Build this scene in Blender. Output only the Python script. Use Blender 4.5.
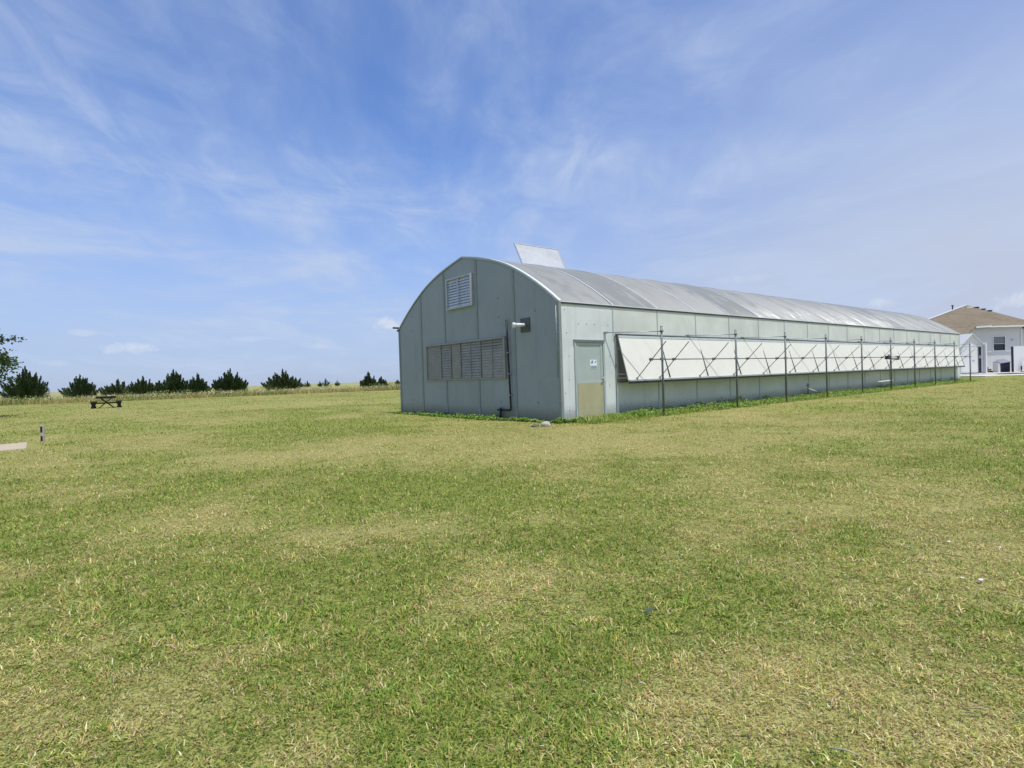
import bpy, math, random
import numpy as np
from mathutils import Vector, Matrix

for o in list(bpy.data.objects):
    bpy.data.objects.remove(o)
SC = bpy.context.scene
COL = SC.collection
R = math.radians

# ------------------------------------------------------------------ camera
TH = 0.890938                      # bearing of the greenhouse's long side, clockwise from +Y
EYE = 1.2
cam_d = bpy.data.cameras.new('camera')
cam = bpy.data.objects.new('camera', cam_d)
COL.objects.link(cam)
cam_d.sensor_width = 36.0
cam_d.lens = 568.195 / 1024 * 36.0
cam_d.clip_start = 0.05
cam_d.clip_end = 12000
pit, rol = -0.0118126, 0.0324220
Rt = Vector((1, 0, 0)); Up = Vector((0, -math.sin(pit), math.cos(pit))); Fw = Vector((0, math.cos(pit), math.sin(pit)))
c, s = math.cos(rol), math.sin(rol)
R2 = c * Rt - s * Up
U2 = s * Rt + c * Up
m = Matrix(((R2.x, U2.x, -Fw.x), (R2.y, U2.y, -Fw.y), (R2.z, U2.z, -Fw.z))).to_4x4()
m.translation = (0, 0, EYE)
cam.matrix_world = m
SC.camera = cam

# ------------------------------------------------------------------ sun and sky
UX = Vector((math.sin(TH), math.cos(TH), 0)); VX = Vector((-math.cos(TH), math.sin(TH), 0))
to_sun = (-VX + 0.10 * UX + Vector((0, 0, 2.9))).normalized()
SUN_EL = math.asin(to_sun.z)
SUN_AZ = math.atan2(to_sun.x, to_sun.y)
sd = bpy.data.lights.new('sun', 'SUN')
sd.energy = 4.0
sd.angle = R(0.5)
sd.color = (1.0, 0.965, 0.91)
sun = bpy.data.objects.new('sun', sd)
COL.objects.link(sun)
sun.rotation_euler = (-to_sun).to_track_quat('-Z', 'Y').to_euler()

SKY_STRENGTH = 0.14
world = bpy.data.worlds.new('World')
SC.world = world
world.use_nodes = True
nt = world.node_tree
for n in list(nt.nodes):
    nt.nodes.remove(n)


class NG:
    """small helper to write node graphs"""
    def __init__(self, tree):
        self.t = tree

    def n(self, typ, ins=None, **kw):
        nd = self.t.nodes.new(typ)
        for k, v in kw.items():
            setattr(nd, k, v)
        for k, v in (ins or {}).items():
            sock = nd.inputs[k]
            if isinstance(v, bpy.types.NodeSocket):
                self.t.links.new(v, sock)
            else:
                sock.default_value = v
        return nd

    def math(self, op, a, b=0.0, clamp=False):
        return self.n('ShaderNodeMath', {0: a, 1: b}, operation=op, use_clamp=clamp).outputs[0]

    def mix(self, f, a, b, blend='MIX'):
        nd = self.n('ShaderNodeMix', {0: f, 6: a, 7: b}, data_type='RGBA', blend_type=blend)
        return nd.outputs[2]

    def ramp(self, x, lo, hi, a=0.0, b=1.0, smooth=True):
        return self.n('ShaderNodeMapRange', {0: x, 1: lo, 2: hi, 3: a, 4: b},
                      interpolation_type='SMOOTHSTEP' if smooth else 'LINEAR').outputs[0]

    def noise(self, vec, scale, detail=4.0, rough=0.55, dist=0.0, dim='3D'):
        return self.n('ShaderNodeTexNoise', {'Vector': vec, 'Scale': scale, 'Detail': detail, 'Roughness': rough,
                                             'Distortion': dist}, noise_dimensions=dim).outputs[0]


g = NG(nt)
sky = g.n('ShaderNodeTexSky', sky_type='NISHITA', sun_disc=False, sun_elevation=SUN_EL, sun_rotation=SUN_AZ,
          altitude=300.0, air_density=1.0, dust_density=0.6, ozone_density=3.0)
PUFFS = ((-0.599, 0.0600, 0.040, 0.010, 0.75), (-0.214, 0.0980, 0.030, 0.013, 0.8), (-0.645, 0.082, 0.016, 0.006, 0.4), (-0.672, 0.0395, 0.02, 0.005, 0.25),
         (0.405, 0.1460, 0.045, 0.008, 0.3), (0.735, 0.0800, 0.035, 0.013, 0.7), (-0.43, 0.075, 0.03, 0.005, 0.3), (0.584, 0.0940, 0.022, 0.009, 0.5), (-0.33, 0.062, 0.03, 0.005, 0.3))
tc = g.n('ShaderNodeTexCoord')
sep = g.n('ShaderNodeSeparateXYZ', {0: tc.outputs['Generated']})
dx, dy, dz = sep.outputs[0], sep.outputs[1], sep.outputs[2]
zc = g.math('MAXIMUM', dz, 0.0)
den = g.math('ADD', zc, 0.13)
px = g.math('DIVIDE', dx, den)
py = g.math('DIVIDE', dy, den)
plane = g.n('ShaderNodeCombineXYZ', {0: px, 1: py, 2: 0.0}).outputs[0]
rot = g.n('ShaderNodeMapping', {0: plane, 2: (0, 0, R(16)), 3: (1.15, 0.60, 1.0)}).outputs[0]
broad = g.noise(plane, 0.62, 3.0, 0.5, 0.5)
wisps = g.noise(rot, 0.95, 7.0, 0.58, 0.9)
fine = g.noise(rot, 3.4, 6.0, 0.6, 1.4)
w1 = g.ramp(wisps, 0.33, 0.70)
w2 = g.ramp(fine, 0.30, 0.78)
w3 = g.ramp(broad, 0.36, 0.62)
diag = g.noise(g.n('ShaderNodeMapping', {0: plane, 2: (0, 0, R(-20)), 3: (0.85, 0.42, 1.0)}).outputs[0], 1.3, 5.0, 0.55, 0.9)
w4 = g.ramp(diag, 0.46, 0.78)
veil = g.math('MULTIPLY', w1, g.math('ADD', 0.40, g.math('MULTIPLY', w2, 0.75)))
veil = g.math('MULTIPLY', veil, g.math('ADD', 0.40, g.math('MULTIPLY', w3, 0.75)))
veil = g.math('ADD', veil, g.math('MULTIPLY', w4, g.math('ADD', 0.25, g.math('MULTIPLY', w2, 0.5))), clamp=True)
bv = g.n('ShaderNodeCombineXYZ', {0: g.math('MULTIPLY', g.math('ARCTAN2', dx, dy), 2.2), 1: g.math('MULTIPLY', dz, 11.0), 2: 7.7}).outputs[0]
bands = g.math('MULTIPLY', g.ramp(g.noise(bv, 1.0, 6.0, 0.6, 0.8), 0.38, 0.68), g.math('MULTIPLY', g.ramp(dz, 0.0, 0.10), g.ramp(dz, 0.42, 0.18)))
veil = g.math('ADD', veil, g.math('MULTIPLY', bands, 0.75), clamp=True)
# thin high veil is thickest low in the sky and towards the right
az = g.math('ARCTAN2', dx, dy)
rightv = g.ramp(az, -0.15, 0.75)
lowv = g.ramp(dz, 0.62, 0.04)
rightv = g.math('MULTIPLY', rightv, g.ramp(dz, 0.75, 0.25))
haze = g.math('ADD', g.math('MULTIPLY', g.ramp(dz, 0.40, 0.0), 0.78), g.math('MULTIPLY', rightv, g.math('ADD', 0.30, g.math('MULTIPLY', broad, 0.65))), clamp=True)
# little cumulus low over the prairie
cn = g.noise(tc.outputs['Generated'], 34.0, 5.0, 0.6, 0.3)
cum = 0.0
for pa, pe, pw, ph, po in PUFFS:
    qa = g.math('DIVIDE', g.math('SUBTRACT', az, pa), pw); qe = g.math('DIVIDE', g.math('SUBTRACT', dz, pe), ph)
    rr2 = g.math('ADD', g.math('MULTIPLY', qa, qa), g.math('MULTIPLY', qe, qe))
    fld = g.math('SUBTRACT', g.math('ADD', 0.55, g.math('MULTIPLY', g.math('SUBTRACT', cn, 0.5), 2.6)), g.math('MULTIPLY', rr2, 0.5))
    cum = g.math('MAXIMUM', g.math('MULTIPLY', g.ramp(fld, 0.0, 0.7), po), cum)
skyc = g.mix(1.0, sky.outputs[0], (0.81, 0.94, 1.22, 1), 'MULTIPLY')
hazec = g.mix(rightv, (2.65, 3.25, 4.75, 1), (3.45, 3.85, 4.85, 1))
c0 = g.mix(haze, skyc, hazec)
c1 = g.mix(g.math('MULTIPLY', veil, 0.82), c0, (3.45, 4.15, 5.55, 1))
c2 = g.mix(g.math('MULTIPLY', cum, 0.6), c1, (5.4, 5.6, 6.1, 1))
bg = g.n('ShaderNodeBackground', {0: c2, 1: SKY_STRENGTH})
out = g.n('ShaderNodeOutputWorld', {0: bg.outputs[0]})

SC.view_settings.view_transform = 'Standard'
SC.view_settings.look = 'None'
SC.view_settings.exposure = 0.10
SC.view_settings.gamma = 1.0
SC.view_settings.use_curve_mapping = False
SC.render.engine = 'CYCLES'


# ------------------------------------------------------------------ helpers
def new_mat(name):
    mt = bpy.data.materials.new(name)
    mt.use_nodes = True
    t = mt.node_tree
    for n in list(t.nodes):
        t.nodes.remove(n)
    gg = NG(t)
    bsdf = gg.n('ShaderNodeBsdfPrincipled')
    o = gg.n('ShaderNodeOutputMaterial', {0: bsdf.outputs[0]})
    return mt, gg, bsdf, o


def surf(name, col, rough=0.6, metal=0.0, var=0.12, scale=3.0, stretch=(1, 1, 1), bump=0.0, bscale=30.0, spec=0.4,
         stain=None, stain_amt=0.0):
    """plain painted / weathered surface with large and small irregularity in object space"""
    mt, gg, b, o = new_mat(name)
    tcn = gg.n('ShaderNodeTexCoord').outputs['Object']
    mp = gg.n('ShaderNodeMapping', {0: tcn, 3: stretch}).outputs[0]
    n1 = gg.noise(mp, scale, 6.0, 0.6, 0.4)
    n2 = gg.noise(tcn, scale * 9, 4.0, 0.6)
    f = gg.math('ADD', gg.math('MULTIPLY', n1, 0.7), gg.math('MULTIPLY', n2, 0.3))
    lo = tuple(x * (1 - var) for x in col) + (1,)
    hi = tuple(min(1, x * (1 + var)) for x in col) + (1,)
    cc = gg.mix(gg.ramp(f, 0.3, 0.7), lo, hi)
    if stain:
        st = gg.ramp(gg.noise(mp, scale * 0.8, 5.0, 0.65, 0.8), 0.5, 0.75)
        cc = gg.mix(gg.math('MULTIPLY', st, stain_amt), cc, tuple(stain) + (1,))
    gg.t.links.new(cc, b.inputs['Base Color'])
    b.inputs['Metallic'].default_value = metal
    b.inputs['Specular IOR Level'].default_value = spec
    rr = gg.math('ADD', rough - 0.08, gg.math('MULTIPLY', n1, 0.16))
    gg.t.links.new(rr, b.inputs['Roughness'])
    if bump > 0:
        bp = gg.n('ShaderNodeBump', {'Height': gg.noise(tcn, bscale, 4.0, 0.6), 'Strength': bump, 'Distance': 0.02})
        gg.t.links.new(bp.outputs[0], b.inputs['Normal'])
    return mt


class MB:
    def __init__(self):
        self.v, self.f, self.sm = [], [], []

    def face(self, pts, smooth=False):
        i = len(self.v)
        self.v += [tuple(p) for p in pts]
        self.f.append(tuple(range(i, i + len(pts))))
        self.sm.append(smooth)

    def box(self, x0, x1, y0, y1, z0, z1):
        i = len(self.v)
        self.v += [(x0, y0, z0), (x1, y0, z0), (x1, y1, z0), (x0, y1, z0), (x0, y0, z1), (x1, y0, z1), (x1, y1, z1), (x0, y1, z1)]
        for q in ((3, 2, 1, 0), (4, 5, 6, 7), (0, 1, 5, 4), (1, 2, 6, 5), (2, 3, 7, 6), (3, 0, 4, 7)):
            self.f.append(tuple(i + k for k in q)); self.sm.append(False)
        return self

    def bar(self, p0, p1, w, h=None, up=(0, 0, 1)):
        """rectangular bar from p0 to p1, w wide, h high"""
        h = h or w
        p0, p1 = Vector(p0), Vector(p1)
        d = (p1 - p0).normalized()
        u = Vector(up)
        if abs(d.dot(u)) > 0.98:
            u = Vector((1, 0, 0))
        sx = d.cross(u).normalized() * (w / 2)
        sy = sx.cross(d).normalized() * (h / 2)
        i = len(self.v)
        for p in (p0, p1):
            self.v += [tuple(p - sx - sy), tuple(p + sx - sy), tuple(p + sx + sy), tuple(p - sx + sy)]
        for q in ((3, 2, 1, 0), (4, 5, 6, 7), (0, 1, 5, 4), (1, 2, 6, 5), (2, 3, 7, 6), (3, 0, 4, 7)):
            self.f.append(tuple(i + k for k in q)); self.sm.append(False)
        return self

    def tube(self, pts, r, n=8, cap=True):
        pts = [Vector(p) for p in pts]
        rs = r if isinstance(r, (list, tuple)) else [r] * len(pts)
        rings = []
        d0 = None
        for k, p in enumerate(pts):
            a = pts[max(k - 1, 0)]; b = pts[min(k + 1, len(pts) - 1)]
            d = (b - a).normalized()
            if d0 is None:
                u = Vector((0, 0, 1)) if abs(d.z) < 0.9 else Vector((1, 0, 0))
                sx = d.cross(u).normalized()
            else:
                sx = (sx - d * sx.dot(d)).normalized()
            d0 = d
            sy = d.cross(sx).normalized()
            i = len(self.v)
            for j in range(n):
                t = 2 * math.pi * j / n
                self.v.append(tuple(p + (sx * math.cos(t) + sy * math.sin(t)) * rs[k]))
            rings.append(i)
        for a, b in zip(rings[:-1], rings[1:]):
            for j in range(n):
                self.f.append((a + j, a + (j + 1) % n, b + (j + 1) % n, b + j)); self.sm.append(True)
        if cap:
            self.f.append(tuple(rings[0] + j for j in reversed(range(n)))); self.sm.append(False)
            self.f.append(tuple(rings[-1] + j for j in range(n))); self.sm.append(False)
        return self

    def prism(self, poly, off):
        """closed polygon (3D points) swept by the vector off"""
        n = len(poly); off = Vector(off)
        i = len(self.v)
        self.v += [tuple(p) for p in poly] + [tuple(Vector(p) + off) for p in poly]
        self.f.append(tuple(i + k for k in range(n))); self.sm.append(False)
        self.f.append(tuple(i + n + k for k in reversed(range(n)))); self.sm.append(False)
        for k in range(n):
            j = (k + 1) % n
            self.f.append((i + j, i + k, i + n + k, i + n + j)); self.sm.append(False)
        return self

    def build(self, name, mat, parent=None, bevel=0.0, fix=True):
        me = bpy.data.meshes.new(name)
        me.from_pydata(self.v, [], self.f)
        me.polygons.foreach_set('use_smooth', self.sm)
        if fix:
            import bmesh
            bm = bmesh.new(); bm.from_mesh(me)
            bmesh.ops.recalc_face_normals(bm, faces=bm.faces)
            bm.to_mesh(me); bm.free()
        me.materials.append(mat)
        o = bpy.data.objects.new(name, me)
        COL.objects.link(o)
        if parent:
            o.parent = parent
        if bevel > 0:
            bv = o.modifiers.new('bevel', 'BEVEL')
            bv.width = bevel; bv.segments = 2; bv.limit_method = 'ANGLE'
        return o


def build_each(mb, name, mat, parent=None):
    """every separate piece in the builder becomes an object of its own"""
    lead = list(range(len(mb.v)))

    def find(a):
        while lead[a] != a:
            lead[a] = lead[lead[a]]; a = lead[a]
        return a
    for f in mb.f:
        for q in f[1:]:
            lead[find(q)] = find(f[0])
    groups = {}
    for f, sm in zip(mb.f, mb.sm):
        groups.setdefault(find(f[0]), []).append((f, sm))
    res = []
    for fs in groups.values():
        b = MB(); mp = {}
        for f, sm in fs:
            for q in f:
                if q not in mp:
                    mp[q] = len(b.v); b.v.append(mb.v[q])
            b.f.append(tuple(mp[q] for q in f)); b.sm.append(sm)
        res.append(b.build(name, mat, parent))
    return res


def np_mesh(name, verts, faces_flat, sizes, mat, cols=None, parent=None, attrs=None, smooth=False):
    """mesh from numpy arrays"""
    me = bpy.data.meshes.new(name)
    nv, nl, nf = len(verts), len(faces_flat), len(sizes)
    me.vertices.add(nv); me.loops.add(nl); me.polygons.add(nf)
    me.vertices.foreach_set('co', np.ascontiguousarray(verts, dtype=np.float32).ravel())
    me.loops.foreach_set('vertex_index', np.ascontiguousarray(faces_flat, dtype=np.int32))
    st = np.zeros(nf, dtype=np.int32); st[1:] = np.cumsum(sizes)[:-1]
    me.polygons.foreach_set('loop_start', st)
    me.polygons.foreach_set('use_smooth', np.full(nf, smooth))
    me.update(calc_edges=True)
    if cols is not None:
        at = me.attributes.new('col', 'FLOAT_COLOR', 'POINT')
        cc = np.ones((nv, 4), dtype=np.float32); cc[:, :3] = cols
        at.data.foreach_set('color', cc.ravel())
    for k, v in (attrs or {}).items():
        at = me.attributes.new(k, 'FLOAT', 'POINT')
        at.data.foreach_set('value', np.ascontiguousarray(v, dtype=np.float32))
    me.materials.append(mat)
    o = bpy.data.objects.new(name, me)
    COL.objects.link(o)
    if parent:
        o.parent = parent
    return o


def tag(o, label=None, cat=None, group=None, kind=None):
    if label: o['label'] = label
    if cat: o['category'] = cat
    if group: o['group'] = group
    if kind: o['kind'] = kind
    return o


def empty(name, loc, rz=0.0):
    o = bpy.data.objects.new(name, None)
    o.empty_display_size = 0.2
    COL.objects.link(o)
    o.location = loc
    o.rotation_euler = (0, 0, rz)
    return o


def copy_tree(o, parent=None):
    cp = o.copy(); COL.objects.link(cp)
    cp.parent = parent
    for ch in [q for q in bpy.data.objects if q.parent == o]:
        copy_tree(ch, cp)
    return cp


# ------------------------------------------------------------------ noise in numpy (for the lie of the dry patches)
rng = np.random.default_rng(7)
_perm = rng.random((256, 256))


def vnoise(x, y, s, seed=0):
    x = x * s + seed * 17.3; y = y * s + seed * 9.1
    xi = np.floor(x).astype(int); yi = np.floor(y).astype(int)
    fx = x - xi; fy = y - yi
    fx = fx * fx * (3 - 2 * fx); fy = fy * fy * (3 - 2 * fy)
    a = _perm[xi % 256, yi % 256]; b = _perm[(xi + 1) % 256, yi % 256]
    c_ = _perm[xi % 256, (yi + 1) % 256]; d = _perm[(xi + 1) % 256, (yi + 1) % 256]
    return (a * (1 - fx) + b * fx) * (1 - fy) + (c_ * (1 - fx) + d * fx) * fy


def fbm(x, y, s, seed=0, oct=4, gain=0.55):
    t = 0; amp = 1; tot = 0
    ca, sa = math.cos(0.6), math.sin(0.6)
    for k in range(oct):
        t = t + amp * vnoise(x, y, s, seed + k); tot += amp
        amp *= gain; s *= 2.03
        x, y = x * ca - y * sa, x * sa + y * ca
    return t / tot


SPOTS = [  # bare or straw-coloured patches worn into the lawn: x, y, radius, strength
    (0.55, 1.95, 0.42, 0.75), (0.95, 2.15, 0.40, 0.6), (-0.12, 3.3, 0.5, 0.7), (-1.25, 4.6, 0.6, 0.75), (-1.4, 2.35, 0.3, 0.6),
    (-2.6, 2.35, 0.5, 0.35), (3.0, 3.3, 0.35, 0.5), (0.35, 1.62, 0.2, 0.7), (-0.65, 1.75, 0.2, 0.6), (-1.9, 1.75, 0.25, 0.5),
    (3.8, 5.6, 0.8, 0.4), (-3.5, 4.5, 0.8, 0.35), (1.4, 10.8, 1.8, 0.55), (-9.0, 14.5, 1.6, 0.6), (-3.9, 9.0, 1.6, 0.35),
    (5.0, 11.0, 2.5, 0.4), (6.5, 14.2, 2.0, 0.5), (12.5, 19.5, 3.0, 0.35)]
LUSH = [(0.05, 2.15, 0.5, 0.8), (0.75, 2.75, 0.4, 0.7), (-0.95, 3.2, 0.55, 0.8), (2.3, 3.9, 0.5, 0.5), (-0.35, 1.8, 0.35, 0.6),
        (-6.5, 16.5, 2.5, 0.5), (-1.2, 6.0, 0.9, 0.4), (1.1, 4.2, 0.7, 0.4)]


def dryness(x, y):
    d = 0.40 * fbm(x, y, 0.30, 1, 4) + 0.34 * fbm(x, y, 1.1, 5, 4) + 0.26 * fbm(x, y, 3.7, 14, 3)
    d = (d - 0.37) * 3.3
    # mower passes follow the outline of the greenhouse
    a = x - 1.25; b = y - 14.49
    u = a * math.sin(TH) + b * math.cos(TH); v = -a * math.cos(TH) + b * math.sin(TH)
    du = np.maximum(np.maximum(-u, u - 36.2), 0); dv = np.maximum(np.maximum(-v, v - 8.56), 0)
    sdf = np.hypot(du, dv) + 0.5 * fbm(x, y, 0.2, 9, 2)
    band = vnoise(sdf, sdf * 0 + 3.7, 1.05, 17) - 0.5
    d = d + 0.50 * band * (0.35 + 0.9 * fbm(x, y, 0.15, 19, 3))
    brk = 0.25 + 1.5 * np.clip(fbm(x, y, 2.6, 11, 4) - 0.22, 0, 1)
    for sx, sy, r, a in SPOTS:
        q = ((x - sx) ** 2 + (y - sy) ** 2) / (r * r)
        d = d + a * 1.15 * np.exp(-q) * brk
    for sx, sy, r, a in LUSH:
        d = d - a * np.exp(-((x - sx) ** 2 + (y - sy) ** 2) / (r * r)) * brk
    return np.clip(d, 0, 1)


CX, CY = 1.24952, 14.49214         # near corner of the greenhouse
ct, st_ = math.cos(TH), math.sin(TH)


def to_uv(x, y):
    a = x - CX; b = y - CY
    return a * st_ + b * ct, -a * ct + b * st_


def lawn_edge(x):
    """y of the line where mowing stops, as a function of x"""
    return 64.0 + (x + 35.0) * 0.50 + 0.9 * np.sin(x * 0.21) + 0.5 * np.sin(x * 0.67)


def height(x, y):
    d = np.hypot(x, y)
    z = 0.05 * (fbm(x, y, 0.12, 21, 3) - 0.5) * np.clip((d - 3) / 8, 0, 1)
    z = z + 0.13 * np.clip((x - 27 + 0 * y) / 11, 0, 1) ** 1.3 * np.clip((y - 26) / 14, 0, 1)
    far = np.clip((y - 110) / 400, 0, 1)
    z = z + far * 1.0 * (fbm(x, y, 0.004, 31, 3) - 0.45)
    return z


# ------------------------------------------------------------------ ground: one sheet to the horizon
def grade(lo, hi, fine_lo, fine_hi, step, n):
    mid = np.arange(fine_lo, fine_hi + 1e-6, step)
    a = fine_lo - np.geomspace(step, fine_lo - lo, n)[::-1] if lo < fine_lo else np.array([])
    b = fine_hi + np.geomspace(step, hi - fine_hi, n)
    return np.concatenate([a, mid, b])


gx = grade(-5000, 5000, -34, 48, 0.25, 60)
gy = grade(-400, 6000, -2, 74, 0.25, 60)
GX, GY = np.meshgrid(gx, gy, indexing='xy')
fx, fy = GX.ravel(), GY.ravel()
gv = np.stack([fx, fy, height(fx, fy)], 1)
ni, nj = len(gx), len(gy)
idx = np.arange(ni * nj).reshape(nj, ni)
quads = np.stack([idx[:-1, :-1], idx[:-1, 1:], idx[1:, 1:], idx[1:, :-1]], -1).reshape(-1, 4)
pr = np.clip((fy - lawn_edge(fx)) / 1.6 + 0.5, 0, 1)
pr = np.where(fx > 12, np.clip((fy - 90) / 10, 0, 1), pr)

gm, gg, gb, go = new_mat('ground')
pos = gg.n('ShaderNodeNewGeometry').outputs['Position']
dry = gg.n('ShaderNodeAttribute', attribute_name='dry').outputs['Fac']
pra = gg.n('ShaderNodeAttribute', attribute_name='prairie').outputs['Fac']
na = gg.noise(pos, 1.1, 6.0, 0.62, 0.3)
nb = gg.noise(pos, 9.0, 6.0, 0.65, 0.3)
nc = gg.noise(pos, 70.0, 5.0, 0.7)
dd = gg.math('ADD', gg.math('MULTIPLY', dry, 0.72), gg.math('MULTIPLY', gg.math('SUBTRACT', nb, 0.5), 0.55))
dd = gg.math('ADD', dd, gg.math('MULTIPLY', gg.math('SUBTRACT', na, 0.5), 0.4), clamp=True)
lawn = gg.mix(dd, (0.280, 0.320, 0.064, 1), (0.470, 0.405, 0.158, 1))
speck = gg.ramp(nc, 0.34, 0.62)
lawn = gg.mix(speck, gg.mix(0.80, lawn, (0.055, 0.046, 0.026, 1)), lawn)
far_n = gg.noise(pos, 0.025, 6.0, 0.6, 0.6)
far_c = gg.mix(gg.ramp(far_n, 0.35, 0.65), (0.26, 0.275, 0.095, 1), (0.40, 0.35, 0.165, 1))
far_c = gg.mix(gg.math('MULTIPLY', gg.ramp(nb, 0.35, 0.7), 0.35), far_c, (0.12, 0.14, 0.05, 1))
gc = gg.mix(pra, lawn, far_c)
gg.t.links.new(gc, gb.inputs['Base Color'])
gb.inputs['Roughness'].default_value = 0.95
gb.inputs['Specular IOR Level'].default_value = 0.1
bp = gg.n('ShaderNodeBump', {'Height': gg.math('ADD', nc, gg.math('MULTIPLY', nb, 1.2)), 'Strength': 0.4, 'Distance': 0.02})
gg.t.links.new(bp.outputs[0], gb.inputs['Normal'])
ground = np_mesh('ground', gv, quads.ravel(), np.full(len(quads), 4), gm, attrs={'dry': dryness(fx, fy), 'prairie': pr}, smooth=True)
tag(ground, kind='structure')


# ------------------------------------------------------------------ grass blades
def leaf_mat(name, trans=0.25, rough=0.6):
    mt, gg, b, o = new_mat(name)
    cc = gg.n('ShaderNodeAttribute', attribute_name='col').outputs['Color']
    gg.t.links.new(cc, b.inputs['Base Color'])
    b.inputs['Roughness'].default_value = rough
    b.inputs['Specular IOR Level'].default_value = 0.12
    tr = gg.n('ShaderNodeBsdfTranslucent', {0: cc})
    mx = gg.n('ShaderNodeMixShader', {0: trans, 1: b.outputs[0], 2: tr.outputs[0]})
    gg.t.links.new(mx.outputs[0], o.inputs[0])
    return mt


GRASS = leaf_mat('grass_blade', 0.28)
LEAF = leaf_mat('leaf', 0.22)
NEEDLE = leaf_mat('needle', 0.06, 0.7)


def blades(x, y, z, L, W, lean, cols, bend=0.5, seg2=True):
    """curved blades: 5 vertices, a quad and a triangle each"""
    n = len(x)
    a = rng.random(n) * 2 * np.pi
    ox, oy = np.cos(a), np.sin(a)
    b = a + np.pi / 2 + rng.normal(0, 0.4, n)
    wx, wy = np.cos(b) * W / 2, np.sin(b) * W / 2
    base = np.stack([x, y, z], 1)
    sl, cl = np.sin(lean), np.cos(lean)
    l2 = np.minimum(lean + bend * (0.4 + rng.random(n)), 1.75)
    mid = base + np.stack([ox * sl, oy * sl, cl], 1) * (L * 0.52)[:, None]
    tip = mid + np.stack([ox * np.sin(l2), oy * np.sin(l2), np.cos(l2)], 1) * (L * 0.48)[:, None]
    tip[:, 2] = np.maximum(tip[:, 2], z + 0.002)
    w = np.stack([wx, wy, np.zeros(n)], 1)
    V = np.stack([base - w, base + w, mid + w * 0.8, mid - w * 0.8, tip], 1).reshape(-1, 3)
    i = (np.arange(n) * 5)[:, None]
    F = np.concatenate([i + np.array([[0, 1, 2, 3]]), i + np.array([[3, 2, 4]])], 1).ravel()
    S = np.tile(np.array([4, 3]), n)
    C = np.repeat(cols, 5, axis=0)
    # a little paler towards the tip
    return V, F, S, C


def merge(parts):
    V, F, S, C = [], [], [], []
    o = 0
    for v, f, s_, c_ in parts:
        V.append(v); F.append(f + o); S.append(s_); C.append(c_); o += len(v)
    return np.concatenate(V), np.concatenate(F), np.concatenate(S), np.concatenate(C)


PAL = np.array([(0.135, 0.220, 0.036), (0.232, 0.298, 0.060), (0.322, 0.346, 0.084), (0.430, 0.400, 0.128),
                (0.595, 0.515, 0.255), (0.335, 0.245, 0.122), (0.680, 0.615, 0.385)])
P_LUSH = np.array([0.30, 0.36, 0.20, 0.07, 0.03, 0.035, 0.005])
P_DRY = np.array([0.02, 0.05, 0.12, 0.23, 0.26, 0.25, 0.07])


def grass_cols(d):
    n = len(d)
    u = rng.random(n)
    cum = np.cumsum(P_LUSH[None] * (1 - d[:, None]) + P_DRY[None] * d[:, None], axis=1)
    k = (u[:, None] > cum).sum(1).clip(0, 6)
    return PAL[k] * (0.8 + 0.4 * rng.random((n, 1))) * (1 + 0.08 * rng.normal(size=(n, 3))) * np.array([1.13, 1.11, 1.03])


def pad_mask(x, y):
    """keep grass out of the building, slab and concrete"""
    u, v = to_uv(x, y)
    inb = (u > -0.04) & (u < 36.3) & (v > -0.03) & (v < 8.6)
    pa = (x + 11.78) * 0.642 - (y - 13.75) * 0.766
    pb = -(x + 11.78) * 0.632 - (y - 13.75) * 0.775
    pad = (pa > -0.02) & (pa < 1.96) & (pb > -0.02) & (pb < 2.98)
    conc = (x > 35.4) & (y > 42.5) & (y < 60)
    return ~(inb | pad | conc)


def wedge(d0, d1, dens, margin=0.98):
    n = int(dens * margin * (d1 * d1 - d0 * d0))
    y = np.sqrt(rng.random(n) * (d1 * d1 - d0 * d0) + d0 * d0)
    x = (rng.random(n) * 2 - 1) * y * margin
    return x, y


parts = []
for d0, d1, dens, L0, W0 in ((1.3, 2.6, 36000, 0.022, 0.0040), (2.6, 4.5, 18000, 0.025, 0.0050), (4.5, 8.0, 6500, 0.030, 0.0068),
                             (8.0, 15.0, 1800, 0.040, 0.010), (15.0, 30.0, 360, 0.048, 0.017), (30.0, 66.0, 62, 0.055, 0.034)):
    x, y = wedge(d0, d1, dens)
    clump = 0.6 * fbm(x, y, 16.0, 41, 3) + 0.4 * fbm(x, y, 4.0, 43, 2)
    cl = np.clip((clump - 0.30) * 2.6, 0, 1)
    d = dryness(x, y)
    keep = pad_mask(x, y) & ((y < lawn_edge(x)) | (x > 10)) & (rng.random(len(x)) < 0.22 + 0.72 * cl + 0.10 * (1 - d))
    x, y, d, cl = x[keep], y[keep], d[keep], cl[keep]
    n = len(x)
    L = L0 * (0.40 + 1.1 * rng.random(n) ** 1.6) * (0.85 + 0.45 * (1 - d)) * (0.65 + 0.8 * cl)
    lean = np.clip(np.abs(rng.normal(1.0, 0.45, n)) + 0.25 * d, 0.05, 1.53)
    W = W0 * (0.45 + 1.0 * rng.random(n)) * (1.15 - 0.3 * d)
    dn = np.clip(d + 1.1 * (fbm(x, y, 11.0, 51, 2) - 0.5), 0, 1)
    cc_ = grass_cols(dn) * (0.72 + 0.45 * cl[:, None])
    # seen from further off the single blades mingle: a plot of turf has one mean colour
    mean = ((P_LUSH @ PAL)[None] * (1 - dn[:, None]) + (P_DRY @ PAL)[None] * dn[:, None]) * np.array([1.13, 1.11, 1.03])
    k_ = float(np.clip(1.15 - math.log2(max(d0, 2.0) / 2.0) * 0.27, 0.25, 1.0))
    cc_ = mean * (1 - k_) + cc_ * k_
    parts.append(blades(x, y, height(x, y) + 0.001 + 0.014 * d * rng.random(n), L, W, lean, cc_, 0.6))
V, F, S, C = merge(parts)
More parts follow.
